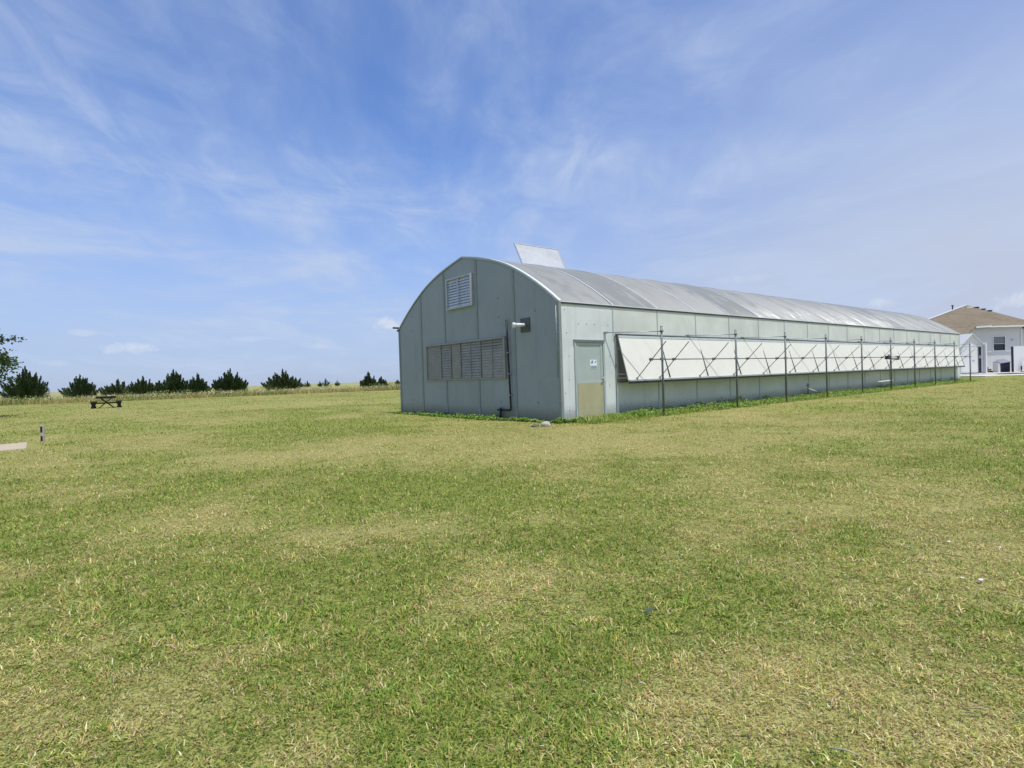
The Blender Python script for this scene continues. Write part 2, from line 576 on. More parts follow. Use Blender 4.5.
lawn_o = np_mesh('lawn_grass', V, F, S, GRASS, C)
tag(lawn_o, 'short mown lawn grass, green mixed with straw-coloured dry patches', 'grass', kind='stuff')

# unmown prairie grass beyond the lawn
parts = []
n = 75000
x = rng.uniform(-95, 6, n)
dep = rng.exponential(9, n)
y = lawn_edge(x) + dep
clump = fbm(x, y, 0.35, 61, 3)
keep = (rng.random(n) < 0.25 + clump)
x, y, dep, clump = x[keep], y[keep], dep[keep], clump[keep]
n = len(x)
L = (0.36 + 0.55 * rng.random(n)) * (0.5 + 1.0 * clump)
dn = np.clip(fbm(x, y, 0.22, 71, 3) * 1.5 - 0.25, 0, 1)
cols = grass_cols(np.clip(dn + 0.2, 0, 1)) * np.array([0.92, 0.88, 0.95])
parts.append(blades(x, y, height(x, y) - 0.01, L, 0.024 * (0.6 + 0.8 * rng.random(n)), np.abs(rng.normal(0.35, 0.35, n)), cols, 0.5))
V, F, S, C = merge(parts)
tag(np_mesh('prairie_grass', V, F, S, GRASS, C), 'tall unmown prairie grass in a strip beyond the lawn', 'grass', kind='stuff')

# low green scrub mixed into the strip
n = 26000
x = rng.uniform(-95, -8, n)
dep = rng.exponential(5, n)
y = lawn_edge(x) + 0.3 + dep
cl = fbm(x, y, 0.16, 91, 3) * 0.7 + 0.3 * fbm(x, y, 0.9, 95, 2)
keep = cl > 0.50
x, y, cl = x[keep], y[keep], cl[keep]
n = len(x)
P = np.stack([x, y, height(x, y) + rng.random(n) * np.clip((cl - 0.46) * 7, 0.15, 1.0)], 1)
D = rng.normal(size=(n, 3)) + np.array([0, 0, 0.6])
D /= np.linalg.norm(D, axis=1)[:, None]
sd_ = np.cross(D, rng.normal(size=(n, 3))); sd_ /= np.linalg.norm(sd_, axis=1)[:, None]
L = (0.10 + 0.12 * rng.random(n))[:, None]
V = np.stack([P - D * L * 0.5, P + sd_ * L * 0.3, P + D * L * 0.5, P - sd_ * L * 0.3], 1).reshape(-1, 3)
cols = np.array([(0.15, 0.21, 0.055), (0.20, 0.25, 0.075), (0.11, 0.165, 0.045), (0.27, 0.28, 0.11)])[rng.integers(0, 4, n)]
tag(np_mesh('scrub', V, np.arange(4 * n), np.full(n, 4), LEAF, np.repeat(cols, 4, axis=0)),
    'low green scrub in patches along the edge of the prairie', 'scrub', kind='stuff')

# pale flower heads in that strip
n = 0
VX_, FX_ = [], []
fl = []
for cx_, cw, cnt in ((-41, 5.5, 260), (-24, 5.0, 190), (-17.5, 2.0, 60), (-30, 3.0, 60), (-56, 6.0, 70)):
    fx_ = rng.normal(cx_, cw, cnt); fy_ = lawn_edge(fx_) + 1.0 + rng.exponential(2.5, cnt)
    fl.append(np.stack([fx_, fy_], 1))
fl = np.concatenate(fl)
n = len(fl)
z = height(fl[:, 0], fl[:, 1]) + 0.42 + 0.25 * rng.random(n)
P = []
for k in range(5):
    P.append(np.stack([fl[:, 0] + rng.normal(0, 0.10, n), fl[:, 1] + rng.normal(0, 0.10, n), z + rng.normal(0, 0.05, n)], 1))
P = np.concatenate(P)
n = len(P)
a1 = rng.normal(size=(n, 3)); a1 /= np.linalg.norm(a1, axis=1)[:, None]
a2 = np.cross(a1, rng.normal(size=(n, 3))); a2 /= np.linalg.norm(a2, axis=1)[:, None]
r_ = (0.03 + 0.035 * rng.random(n))[:, None]
V = np.stack([P + a1 * r_, P + a2 * r_, P - a1 * r_, P - a2 * r_], 1).reshape(-1, 3)
cols = np.array([(0.62, 0.58, 0.34), (0.66, 0.63, 0.50), (0.55, 0.50, 0.22)])[rng.integers(0, 3, n)]
tag(np_mesh('wildflowers', V, np.arange(4 * n), np.full(n, 4), LEAF, np.repeat(cols, 4, axis=0)),
    'pale cream wildflower heads among the tall grass', 'flowers', kind='stuff')

# ------------------------------------------------------------------ materials of the built things
M = {}
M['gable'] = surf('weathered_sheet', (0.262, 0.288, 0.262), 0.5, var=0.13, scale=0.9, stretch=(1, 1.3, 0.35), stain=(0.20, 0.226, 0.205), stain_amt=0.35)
M['paint'] = surf('pale_painted_panel', (0.62, 0.655, 0.615), 0.5, var=0.05, scale=1.2, stretch=(1, 1, 0.4), stain=(0.52, 0.55, 0.52), stain_amt=0.4)
M['upper'] = surf('milky_sheet', (0.60, 0.61, 0.54), 0.42, var=0.05, scale=0.8, stretch=(1, 1, 0.5), stain=(0.47, 0.52, 0.48), stain_amt=0.4)
M['lower'] = surf('grey_green_sheet', (0.49, 0.53, 0.48), 0.5, var=0.07, scale=0.9, stretch=(1, 1, 0.4), stain=(0.40, 0.49, 0.46), stain_amt=0.4)
M['batten'] = surf('grey_batten', (0.245, 0.278, 0.262), 0.5, var=0.1, scale=3, spec=0.4)
M['batten_pale'] = surf('pale_batten', (0.40, 0.45, 0.44), 0.5, var=0.08, scale=3)
M['rib'] = surf('roof_rib_strip', (0.56, 0.57, 0.57), 0.45, var=0.08, scale=4)
M['flap'] = surf('hazy_clear_sheet', (0.50, 0.51, 0.51), 0.3, var=0.12, scale=1.2, stretch=(1, 2, 2), stain=(0.40, 0.41, 0.42), stain_amt=0.5)
M['white'] = surf('white_sheet', (0.73, 0.715, 0.625), 0.5, var=0.03, scale=1.5, stain=(0.60, 0.58, 0.49), stain_amt=0.45)
M['steel'] = surf('dark_galvanised_steel', (0.155, 0.165, 0.165), 0.5, metal=0.35, var=0.25, scale=9, stain=(0.16, 0.12, 0.09), stain_amt=0.4)
M['rackgrey'] = surf('weathered_grey_steel', (0.23, 0.24, 0.235), 0.55, metal=0.2, var=0.2, scale=9)
M['galv'] = surf('galvanised_steel', (0.33, 0.35, 0.35), 0.42, metal=0.6, var=0.2, scale=12)
M['ventgrey'] = surf('vent_grey', (0.44, 0.46, 0.48), 0.45, metal=0.1, var=0.1, scale=6)
M['alu'] = surf('aluminium', (0.58, 0.60, 0.61), 0.38, metal=0.55, var=0.1, scale=6)
M['trim'] = surf('white_trim', (0.70, 0.72, 0.72), 0.4, var=0.05, scale=5)
M['dark'] = surf('dark_trim', (0.075, 0.085, 0.09), 0.55, var=0.2, scale=6)
M['black'] = surf('black_plastic', (0.018, 0.018, 0.02), 0.45, var=0.2, scale=8)
M['beige'] = surf('beige_board', (0.43, 0.405, 0.235), 0.6, var=0.08, scale=2.5, stretch=(1, 1, 0.5), stain=(0.36, 0.34, 0.2), stain_amt=0.5)
M['doorgrey'] = surf('door_sheet', (0.42, 0.475, 0.44), 0.35, var=0.05, scale=2, stain=(0.36, 0.44, 0.44), stain_amt=0.4)
M['paper'] = surf('paper', (0.82, 0.84, 0.86), 0.7, var=0.02)
M['blue'] = surf('blue_print', (0.10, 0.20, 0.42), 0.7, var=0.1, scale=20)
M['inkgrey'] = surf('grey_print', (0.30, 0.34, 0.40), 0.7, var=0.1, scale=20)
M['slat'] = surf('louvre_slat', (0.30, 0.295, 0.262), 0.5, metal=0.0, var=0.15, scale=4, stain=(0.20, 0.185, 0.15), stain_amt=0.5)
M['slat_tan'] = surf('louvre_slat_tan', (0.28, 0.262, 0.222), 0.5, metal=0.0, var=0.15, scale=4, stain=(0.20, 0.17, 0.125), stain_amt=0.5)
M['wood'] = surf('dark_weathered_wood', (0.028, 0.025, 0.023), 0.75, var=0.4, scale=6, stretch=(0.3, 4, 4))
M['oldwood'] = surf('pale_old_wood', (0.45, 0.41, 0.33), 0.8, var=0.15, scale=12)
M['pale_concrete'] = surf('pale_concrete', (0.60, 0.57, 0.51), 0.85, var=0.08, scale=1.5, bump=0.2, stain=(0.50, 0.47, 0.41), stain_amt=0.5)
M['concrete'] = surf('concrete', (0.44, 0.365, 0.25), 0.85, var=0.1, scale=2.0, bump=0.3, stain=(0.36, 0.32, 0.25), stain_amt=0.5)
M['siding'] = surf('pale_siding', (0.64, 0.64, 0.62), 0.55, var=0.03, scale=2)
M['whitepaint'] = surf('white_paint', (0.74, 0.74, 0.72), 0.5, var=0.03, scale=4)
M['glass_dark'] = surf('dark_window_glass', (0.012, 0.014, 0.018), 0.08, var=0.1, spec=0.6)
M['blind'] = surf('window_blind', (0.20, 0.205, 0.215), 0.7, var=0.05)
M['navy'] = surf('dark_navy_plastic', (0.016, 0.019, 0.038), 0.5, var=0.15, scale=5)
M['greylid'] = surf('grey_lid', (0.23, 0.24, 0.28), 0.55, var=0.1, scale=5)
M['brownwood'] = surf('brown_step_wood', (0.10, 0.07, 0.06), 0.8, var=0.25, scale=8)
M['stone'] = surf('pale_stone', (0.42, 0.385, 0.34), 0.85, var=0.12, scale=14, bump=0.5)
M['bark'] = surf('bark', (0.10, 0.085, 0.07), 0.9, var=0.3, scale=10, stretch=(3, 3, 0.5), bump=0.5)
M['litter'] = surf('white_litter', (0.78, 0.77, 0.72), 0.7, var=0.06, scale=40)
M['straw'] = surf('dry_twig', (0.36, 0.31, 0.22), 0.8, var=0.2, scale=40)

def sheet(name, col, dirt, rough, splash):
    """thin sheet metal / plastic cladding: wavy, streaked from above, splashed with soil at the foot"""
    mt, gg, b, o = new_mat(name)
    tcn = gg.n('ShaderNodeTexCoord').outputs['Object']
    sp = gg.n('ShaderNodeSeparateXYZ', {0: tcn})
    streak = gg.noise(gg.n('ShaderNodeMapping', {0: tcn, 3: (5.5, 5.5, 0.22)}).outputs[0], 1.0, 6, 0.62, 0.2)
    cloud = gg.noise(tcn, 0.75, 5, 0.6, 0.6)
    fine_ = gg.noise(tcn, 14.0, 5, 0.65)
    lo = tuple(q * 0.91 for q in col) + (1,); hi = tuple(min(1, q * 1.08) for q in col) + (1,)
    cc = gg.mix(gg.ramp(cloud, 0.32, 0.68), lo, hi)
    cc = gg.mix(gg.math('MULTIPLY', gg.ramp(streak, 0.50, 0.74), 0.38), cc, tuple(dirt) + (1,))
    edge = gg.math('ADD', sp.outputs[2], gg.math('MULTIPLY', fine_, -0.32))
    edge = gg.math('ADD', edge, gg.math('MULTIPLY', cloud, -0.25))
    cc = gg.mix(gg.math('MULTIPLY', gg.ramp(edge, 0.16, -0.14), splash), cc, (0.17, 0.15, 0.10, 1))
    gg.t.links.new(cc, b.inputs['Base Color'])
    gg.t.links.new(gg.ramp(cloud, 0.3, 0.7, rough - 0.08, rough + 0.12), b.inputs['Roughness'])
    b.inputs['Specular IOR Level'].default_value = 0.5
    bp = gg.n('ShaderNodeBump', {'Height': gg.noise(gg.n('ShaderNodeMapping', {0: tcn, 3: (2.2, 2.2, 0.5)}).outputs[0], 1.0, 2, 0.5), 'Strength': 0.5, 'Distance': 0.06})
    gg.t.links.new(bp.outputs[0], b.inputs['Normal'])
    return mt


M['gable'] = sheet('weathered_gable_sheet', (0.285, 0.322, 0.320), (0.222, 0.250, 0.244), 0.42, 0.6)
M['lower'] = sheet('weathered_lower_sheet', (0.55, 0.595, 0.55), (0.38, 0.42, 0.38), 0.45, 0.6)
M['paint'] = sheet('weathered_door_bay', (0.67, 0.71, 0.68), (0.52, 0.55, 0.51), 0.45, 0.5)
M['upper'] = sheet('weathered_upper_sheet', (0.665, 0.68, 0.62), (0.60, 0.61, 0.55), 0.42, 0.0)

# shingles
shm, gg, b, o_ = new_mat('brown_shingles')
tcn = gg.n('ShaderNodeTexCoord').outputs['Object']
n1 = gg.noise(tcn, 0.6, 5, 0.6)
n2 = gg.noise(gg.n('ShaderNodeMapping', {0: tcn, 3: (3.2, 1, 9)}).outputs[0], 1.0, 3, 0.6)
cc = gg.mix(gg.ramp(gg.math('ADD', gg.math('MULTIPLY', n1, 0.5), gg.math('MULTIPLY', n2, 0.5)), 0.35, 0.65), (0.145, 0.114, 0.070, 1), (0.205, 0.163, 0.104, 1))
gg.t.links.new(cc, b.inputs['Base Color'])
b.inputs['Roughness'].default_value = 0.9
wv = gg.n('ShaderNodeTexWave', {'Vector': tcn, 'Scale': 2.4}, wave_type='BANDS', bands_direction='Z', wave_profile='SAW')
bp = gg.n('ShaderNodeBump', {'Height': wv.outputs[1], 'Strength': 0.4, 'Distance': 0.02})
gg.t.links.new(bp.outputs[0], b.inputs['Normal'])
M['shingle'] = shm

# greenhouse roof sheet: corrugated grey plastic
rfm, gg, b, o_ = new_mat('corrugated_roof_sheet')
tcn = gg.n('ShaderNodeTexCoord').outputs['Object']
sp = gg.n('ShaderNodeSeparateXYZ', {0: tcn})
bay = gg.math('FLOOR', gg.math('DIVIDE', sp.outputs[0], 2.0))
bayr = gg.n('ShaderNodeTexWhiteNoise', {'W': bay}, noise_dimensions='1D').outputs[0]
n1 = gg.noise(gg.n('ShaderNodeMapping', {0: tcn, 3: (1.9, 0.9, 0.9)}).outputs[0], 1.0, 6, 0.6, 0.5)
f = gg.math('ADD', gg.math('MULTIPLY', n1, 0.75), gg.math('MULTIPLY', bayr, 0.25))
cc = gg.mix(gg.ramp(f, 0.3, 0.75), (0.335, 0.340, 0.312, 1), (0.395, 0.398, 0.366, 1))
gg.t.links.new(cc, b.inputs['Base Color'])
gg.t.links.new(gg.ramp(f, 0.36, 0.58, 0.13, 0.50), b.inputs['Roughness'])
trn = gg.n('ShaderNodeBsdfTranslucent', {0: cc})
mxs = gg.n('ShaderNodeMixShader', {0: 0.22, 1: b.outputs[0], 2: trn.outputs[0]})
gg.t.links.new(mxs.outputs[0], o_.inputs[0])
b.inputs['Specular IOR Level'].default_value = 0.5
M['roof'] = rfm

# ------------------------------------------------------------------ greenhouse
GZ = math.pi / 2 - TH
GH = empty('greenhouse', (CX, CY, 0.0), GZ)
tag(GH, 'long arched grey-green greenhouse with louvred end wall and white awning vents', 'greenhouse')
W, LEN, EAVE = 8.56, 36.20, 3.10
MID = W / 2
half = [(0.0, 4.995), (0.7, 4.85), (1.45, 4.655), (2.2, 4.385), (2.85, 4.06), (3.4, 3.73), (3.9, 3.39), (4.28, 3.10)]


def catmull(P, k=4):
    o = []
    Q = [P[0]] + P + [P[-1]]
    for i in range(1, len(Q) - 2):
        p0, p1, p2, p3 = [np.array(q) for q in Q[i - 1:i + 3]]
        for j in range(k):
            t = j / k
            o.append(tuple(0.5 * ((2 * p1) + (p2 - p0) * t + (2 * p0 - 5 * p1 + 4 * p2 - p3) * t * t + (3 * p1 - p0 - 3 * p2 + p3) * t ** 3)))
    o.append(tuple(P[-1]))
    return o


arc = catmull(half, 3)
prof = [(MID + a, z) for a, z in reversed(arc)] + [(MID - a, z) for a, z in arc[1:]]   # far eave -> ridge -> near eave


def roof_z(v):
    a = abs(v - MID)
    xs = [p[0] for p in arc]; zs = [p[1] for p in arc]
    return float(np.interp(a, xs, zs))


# end walls
mb = MB()
poly = [(0.0, W, 0.0)] + [(0.0, v, z - 0.03) for v, z in prof] + [(0.0, 0.0, 0.0)]
mb.prism(poly, (0.06, 0, 0))
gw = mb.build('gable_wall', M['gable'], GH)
mb = MB()
for v in (6.93, 5.40, 3.57, 1.80):
    mb.box(-0.016, -0.001, v - 0.045, v + 0.045, 0.05, roof_z(v) - 0.06)
build_each(mb, 'seam_strip', M['batten'], gw)
mb = MB()
for v in (0.9, 2.5, 7.6):
    for z in (0.5, 2.95, 3.5):
        if z < roof_z(v) - 0.25 and not (2.1 < v < 6.6 and 1.1 < z < 2.5):
            mb.tube([(0.001, v, z), (-0.012, v, z)], 0.016, 6)
build_each(mb, 'wall_screw', M['dark'], gw)
mb = MB()
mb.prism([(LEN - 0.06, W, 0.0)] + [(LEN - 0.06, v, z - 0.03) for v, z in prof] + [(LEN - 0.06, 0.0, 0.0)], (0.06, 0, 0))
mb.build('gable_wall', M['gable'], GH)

# corner posts of the end wall
mb = MB()
mb.box(-0.03, 0.058, -0.028, -0.001, 0, 3.07)
mb.box(-0.03, -0.001, -0.001, 0.05, 0, 3.03)
mb.build('corner_trim', M['batten'], GH)
mb = MB()
for k in range(14):
    mb.tube([(-0.031, 0.02, 0.12 + k * 0.22), (-0.04, 0.02, 0.12 + k * 0.22)], 0.014, 6)
mb.tube([(-0.045, 0.06, 1.15), (-0.045, 0.06, 3.0)], 0.009, 6)
build_each(mb, 'trim_screw', M['galv'], GH)
mb = MB()
mb.box(-0.02, -0.001, W - 0.05, W + 0.03, 0, 3.05)
mb.build('corner_trim', M['batten'], GH)

# near long wall: door bay, upper sheet, lower sheet, end bay
mb = MB()
mb.box(0.06, 0.50, 0, 0.05, 0, 2.10)
mb.box(1.66, 2.13, 0, 0.05, 0, 2.10)
mb.box(0.06, 2.13, 0, 0.05, 2.10, 3.08)
mb.build('door_bay_wall', M['paint'], GH)
mb = MB()
mb.box(2.13, 36.14, 0, 0.05, 2.28, 3.08)
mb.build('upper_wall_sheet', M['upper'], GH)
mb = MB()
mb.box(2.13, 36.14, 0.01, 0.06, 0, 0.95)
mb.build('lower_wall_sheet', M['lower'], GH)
mb = MB()
mb.box(35.52, 36.14, 0, 0.05, 0.95, 2.28)
mb.box(35.52, 36.14, -0.012, 0.008, 0.0, 0.95)
mb.build('end_bay_wall', M['paint'], GH)
mb = MB()
for k in range(1, 19):
    u = 2.06 + (k - 1) * 2.0
    mb.box(u - 0.016, u + 0.016, -0.012, -0.001, 2.32 if k > 1 else 2.12, 3.05)
build_each(mb, 'upper_seam_strip', M['batten_pale'], GH)
mb = MB()
for k in range(2, 17):
    u = 2.06 + (k - 1) * 2.0
    mb.box(u - 0.03, u + 0.03, -0.004, 0.009, 0.0, 0.93)
build_each(mb, 'lower_seam_strip', M['batten_pale'], GH)
mb = MB()
mb.box(2.10, 2.135, -0.03, -0.001, 0.0, 2.27)
mb.build('opening_jamb', M['batten'], GH)
mb = MB()
mb.box(2.15, 2.20, -0.012, 0.009, 0.0, 0.94)
mb.build('jamb_trim', M['trim'], GH)
mb = MB()
for u, z in ((0.2, 2.9), (0.25, 2.3), (0.3, 1.1), (0.28, 0.3), (0.32, 1.7), (1.85, 2.55), (1.0, 2.55), (0.7, 2.55), (1.3, 2.55), (1.85, 0.9), (1.9, 1.7), (0.15, 0.75)):
    mb.tube([(u, 0.001, z), (u, -0.010, z)], 0.010, 6)
build_each(mb, 'wall_screw', M['dark'], GH)
# sill and head of the long vent opening
mb = MB()
mb.box(2.14, 35.52, -0.05, 0.055, 0.952, 1.0)
mb.build('vent_sill', M['steel'], GH)
mb = MB()
mb.box(2.14, 35.52, -0.035, -0.001, 2.285, 2.325)
mb.tube([(2.1, -0.05, 2.30), (35.6, -0.05, 2.30)], 0.016, 6)
mb.build('vent_head_rail', M['steel'], GH)
# inside of the vent opening: frame rails and posts seen in the dark gap
mb = MB()
mb.box(2.14, 35.5, 0.062, 0.09, 1.05, 1.10)
mb.box(2.14, 35.5, 0.062, 0.09, 1.17, 1.21)
mb.box(2.14, 35.5, 0.062, 0.09, 1.88, 1.96)
for k in range(0, 17):
    mb.box(2.3 + 2 * k, 2.36 + 2 * k, 0.10, 0.16, 0.0, 3.0)
build_each(mb, 'inner_frame', M['trim'], GH)
mb = MB()
mb.box(0.06, 36.14, 0.06, W - 0.06, 0.02, 0.05)
mb.build('floor_slab', M['concrete'], GH)
mb = MB()   # far long wall
mb.box(0.06, 36.14, W - 0.05, W, 0, 3.08)
mb.build('back_wall', M['lower'], GH)
# raised planting bench inside
mb = MB()
mb.box(2.6, 33.0, 0.9, 1.9, 0.7, 0.76)
for k in range(12):
    mb.box(3 + k * 2.6, 3.06 + k * 2.6, 1.0, 1.06, 0.05, 0.7)
mb.build('planting_bench', M['galv'], GH)

# roof sheet, corrugated along the building
RP = []
for k, (v, z) in enumerate(prof):
    p0 = prof[max(k - 1, 0)]; p1 = prof[min(k + 1, len(prof) - 1)]
    t = np.array([p1[0] - p0[0], p1[1] - p0[1]]); t /= np.linalg.norm(t)
    RP.append((v, z, t[1], -t[0]))
RP = np.array(RP)            # v, z, normal v, normal z
RP[:, 2:] *= np.sign(RP[:, 3:4] + 1e-9)
pitch = 0.0762
us = np.arange(-0.012, LEN + 0.012, pitch / 8)
amp = 0.0118
uu, kk = np.meshgrid(us, np.arange(len(RP)), indexing='ij')
bow = 0.005 * np.sin(np.pi * ((uu - 0.06) / 2.0 % 1.0)) * np.sin(np.pi * kk / (len(RP) - 1) * 3.0)
off = 0.012 + amp * np.cos(2 * np.pi * uu / pitch) + bow
vv = RP[kk, 0] + RP[kk, 2] * off
zz = RP[kk, 1] + RP[kk, 3] * off
V = np.stack([uu, vv, zz], -1).reshape(-1, 3)
a_, b_ = uu.shape
idx = np.arange(a_ * b_).reshape(a_, b_)
Q = np.stack([idx[:-1, :-1], idx[:-1, 1:], idx[1:, 1:], idx[1:, :-1]], -1).reshape(-1, 4)
roof = np_mesh('roof', V, Q.ravel(), np.full(len(Q), 4), M['roof'], parent=GH, smooth=True)
# ribs that clamp the sheets, one every 2 m
def hoop(u0, u1, o0, o1, k0=0, k1=None):
    k1 = k1 or len(RP) - 1
    mb = MB()
    for k in range(k0, k1):
        P = []
        for q in (k, k + 1):
            v, z, nv, nz = RP[q]
            P.append([(u0, v + nv * o0, z + nz * o0), (u1, v + nv * o0, z + nz * o0), (u1, v + nv * o1, z + nz * o1), (u0, v + nv * o1, z + nz * o1)])
        A, B = P
        for i in range(4):
            j = (i + 1) % 4
            mb.face([A[i], A[j], B[j], B[i]])
        if k == k0: mb.face(A)
        if k == k1 - 1: mb.face(list(reversed(B)))
    return mb


hp = hoop(2.03, 2.085, 0.008, 0.034).build('roof_rib', M['rib'], roof)
for k in range(1, 17):
    r2 = hp.copy(); COL.objects.link(r2); r2.parent = roof; r2.location = (2.0 * k, 0, 0)
hoop(-0.030, -0.014, -0.022, 0.022).build('rake_trim', M['batten_pale'], roof)
hoop(LEN + 0.014, LEN + 0.03, -0.05, 0.028).build('rake_trim', M['trim'], roof)
hoop(-0.014, 0.085, 0.026, 0.038).build('rake_flashing', M['trim'], roof)
mb = MB()
mb.box(-0.012, LEN + 0.012, -0.022, -0.001, 3.045, 3.085)
mb.build('eave_trim', M['dark'], GH)
mb = MB()
mb.box(-0.014, LEN + 0.014, -0.034, -0.004, 3.087, 3.112)
mb.build('eave_flashing', M['trim'], GH)
mb = MB()
mb.box(-0.06, LEN + 0.06, W + 0.001, W + 0.075, 3.035, 3.10)
mb.build('eave_trim', M['dark'], GH)
mb = MB()   # arm of the vent on the far side, sticking out past the eave
mb.bar((0.15, W, 3.16), (0.15, W + 0.75, 3.24), 0.05, 0.07)
mb.bar((0.15, W + 0.28, 3.05), (0.15, W + 0.34, 3.22), 0.05, 0.05)
mb.bar((0.12, W + 0.50, 3.205), (0.5, W + 0.50, 3.205), 0.06, 0.03)
mb.build('far_vent_arm', M['dark'], GH)

# raised ridge vent
h0 = Vector((0, 3.93, roof_z(3.93) + 0.03)); h1 = Vector((0, 4.33, 5.72))
dv = (h1 - h0); nrm = Vector((0, -dv.z, dv.y)).normalized()
a0, a1 = 2.18, 4.18
rv = MB().prism([(a0, h0.y, h0.z), (a1, h0.y, h0.z), (a1, h1.y, h1.z), (a0, h1.y, h1.z)], nrm * 0.02).build('ridge_vent', M['flap'], GH)
mb = MB()
for p, q in (((a0, h0), (a1, h0)), ((a0, h1), (a1, h1)), ((a0, h0), (a0, h1)), ((a1, h0), (a1, h1))):
    A = Vector((p[0], p[1].y, p[1].z)) + nrm * 0.01; B = Vector((q[0], q[1].y, q[1].z)) + nrm * 0.01
    mb.bar(A, B, 0.045, 0.04, up=tuple(nrm))
mb.build('vent_frame', M['alu'], rv)
mb = MB()
for u in (2.75, 3.6):
    mb.bar((u, 4.32, 5.45), (u, 4.75, roof_z(4.75)), 0.03)
build_each(mb, 'vent_stay', M['galv'], rv)

# attic louvre
av = MB()
v0, v1, z0, z1 = 3.73, 5.12, 3.43, 4.42
av.box(-0.10, -0.001, v0, v0 + 0.055, z0, z1); av.box(-0.10, -0.001, v1 - 0.055, v1, z0, z1)
av.box(-0.10, -0.001, v0 + 0.055, v1 - 0.055, z0, z0 + 0.05); av.box(-0.10, -0.001, v0 + 0.055, v1 - 0.055, z1 - 0.05, z1)
avo = av.build('attic_vent', M['ventgrey'], GH)
mb = MB().box(-0.012, -0.002, v0 + 0.055, v1 - 0.055, z0 + 0.05, z1 - 0.05)
mb.build('vent_backing', M['ventgrey'], avo)
mb = MB()
ns = 10
for k in range(ns):
    zt = z0 + 0.06 + (k + 0.5) * (z1 - z0 - 0.12) / ns
    mb.bar((-0.055, v0 + 0.06, zt), (-0.055, v1 - 0.06, zt), 0.112, 0.006, up=(-0.95, 0, 0.34))
mb.build('louvre_slats', M['alu'], avo)
mb = MB().box(-0.108, -0.10, 4.40, 4.44, z0 + 0.05, z1 - 0.05)
mb.build('vent_mullion', M['ventgrey'], avo)

# bank of louvred shutters
lb = MB()
v0, v1, z0, z1 = 2.19, 6.56, 1.17, 2.37
lb.box(-0.07, -0.001, v0, v0 + 0.06, z0, z1); lb.box(-0.07, -0.001, v1 - 0.04, v1, z0, z1)
lb.box(-0.05, -0.001, v0 + 0.06, v1 - 0.04, z0, z0 + 0.04); lb.box(-0.09, -0.001, v0 + 0.06, v1 - 0.04, z1 - 0.045, z1)
lbo = lb.build('shutter_bank', M['slat'], GH)
MB().box(-0.01, -0.002, v0 + 0.06, v1 - 0.04, z0 + 0.04, z1 - 0.045).build('shutter_backing', M['batten'], lbo)
secs = [(6.52, 5.62, 0.16, 'slat_tan', 0), (5.60, 5.02, 0.36, 'slat', 0), (5.00, 4.46, 0.12, 'slat_tan', 0),
        (4.44, 3.38, 0.34, 'slat', 1), (3.36, 2.26, 0.22, 'slat', 1)]
for (b1, b0, tilt, mk, mull) in secs:
    mb = MB()
    nsl = 13
    hh = (z1 - z0 - 0.10) / nsl
    for k in range(nsl):
        zt = z0 + 0.05 + (k + 0.5) * hh
        t = tilt
        if b0 < 2.5 and k >= nsl - 3:
                t = 0.5
        up = (-math.cos(t), 0, math.sin(t))        # normal of the slat; tilt 0 = closed flat
        mb.bar((-0.032, b0 + 0.01, zt), (-0.032, b1 - 0.01, zt), hh * 0.98, 0.005, up=up)
    sh = mb.build('shutter', M[mk], lbo)
    mb = MB()
    mb.box(-0.062, -0.056, b0 - 0.012, b0 + 0.012, z0 + 0.04, z1 - 0.05)
    if mull:
        mm = (b0 + b1) / 2
        mb.box(-0.064, -0.056, mm - 0.012, mm + 0.012, z0 + 0.04, z1 - 0.05)
    mb.build('shutter_stile', M['slat_tan'], sh)

# black water pipe with tap
mb = MB()
mb.tube([(-0.07, 2.07, 2.83), (-0.07, 2.01, 1.2), (-0.07, 1.985, 0.34), (-0.07, 2.01, 0.29), (-0.07, 2.07, 0.275), (-0.07, 2.47, 0.27)], 0.028, 8)
wp = mb.build('drain_pipe', M['black'], GH)
mb = MB()
mb.tube([(-0.07, 2.47, -0.05), (-0.07, 2.47, 0.34)], 0.034, 8)
mb.box(-0.12, -0.02, 2.41, 2.57, 0.25, 0.30)
mb.build('pipe_tap', M['black'], wp)
mb = MB()
for z in (0.7, 1.3, 1.9):
    vv_ = 1.985 + (z - 0.34) * 0.032
    mb.box(-0.10, -0.001, vv_ - 0.035, vv_ + 0.035, z - 0.015, z + 0.015)
build_each(mb, 'pipe_clip', M['galv'], wp)

# exhaust elbow on its dark plate
pl = MB().box(-0.03, -0.001, 1.13, 1.50, 2.42, 2.80).build('flue_plate', M['dark'], GH)
mb = MB()
mb.tube([(-0.03, 1.31, 2.61), (-0.36, 1.36, 2.61)], 0.05, 12)
mb.tube([(-0.34, 1.36, 2.66), (-0.355, 1.37, 2.62), (-0.36, 1.37, 2.53)], [0.055, 0.062, 0.055], 12)
mb.build('flue_pipe', M['trim'], pl)

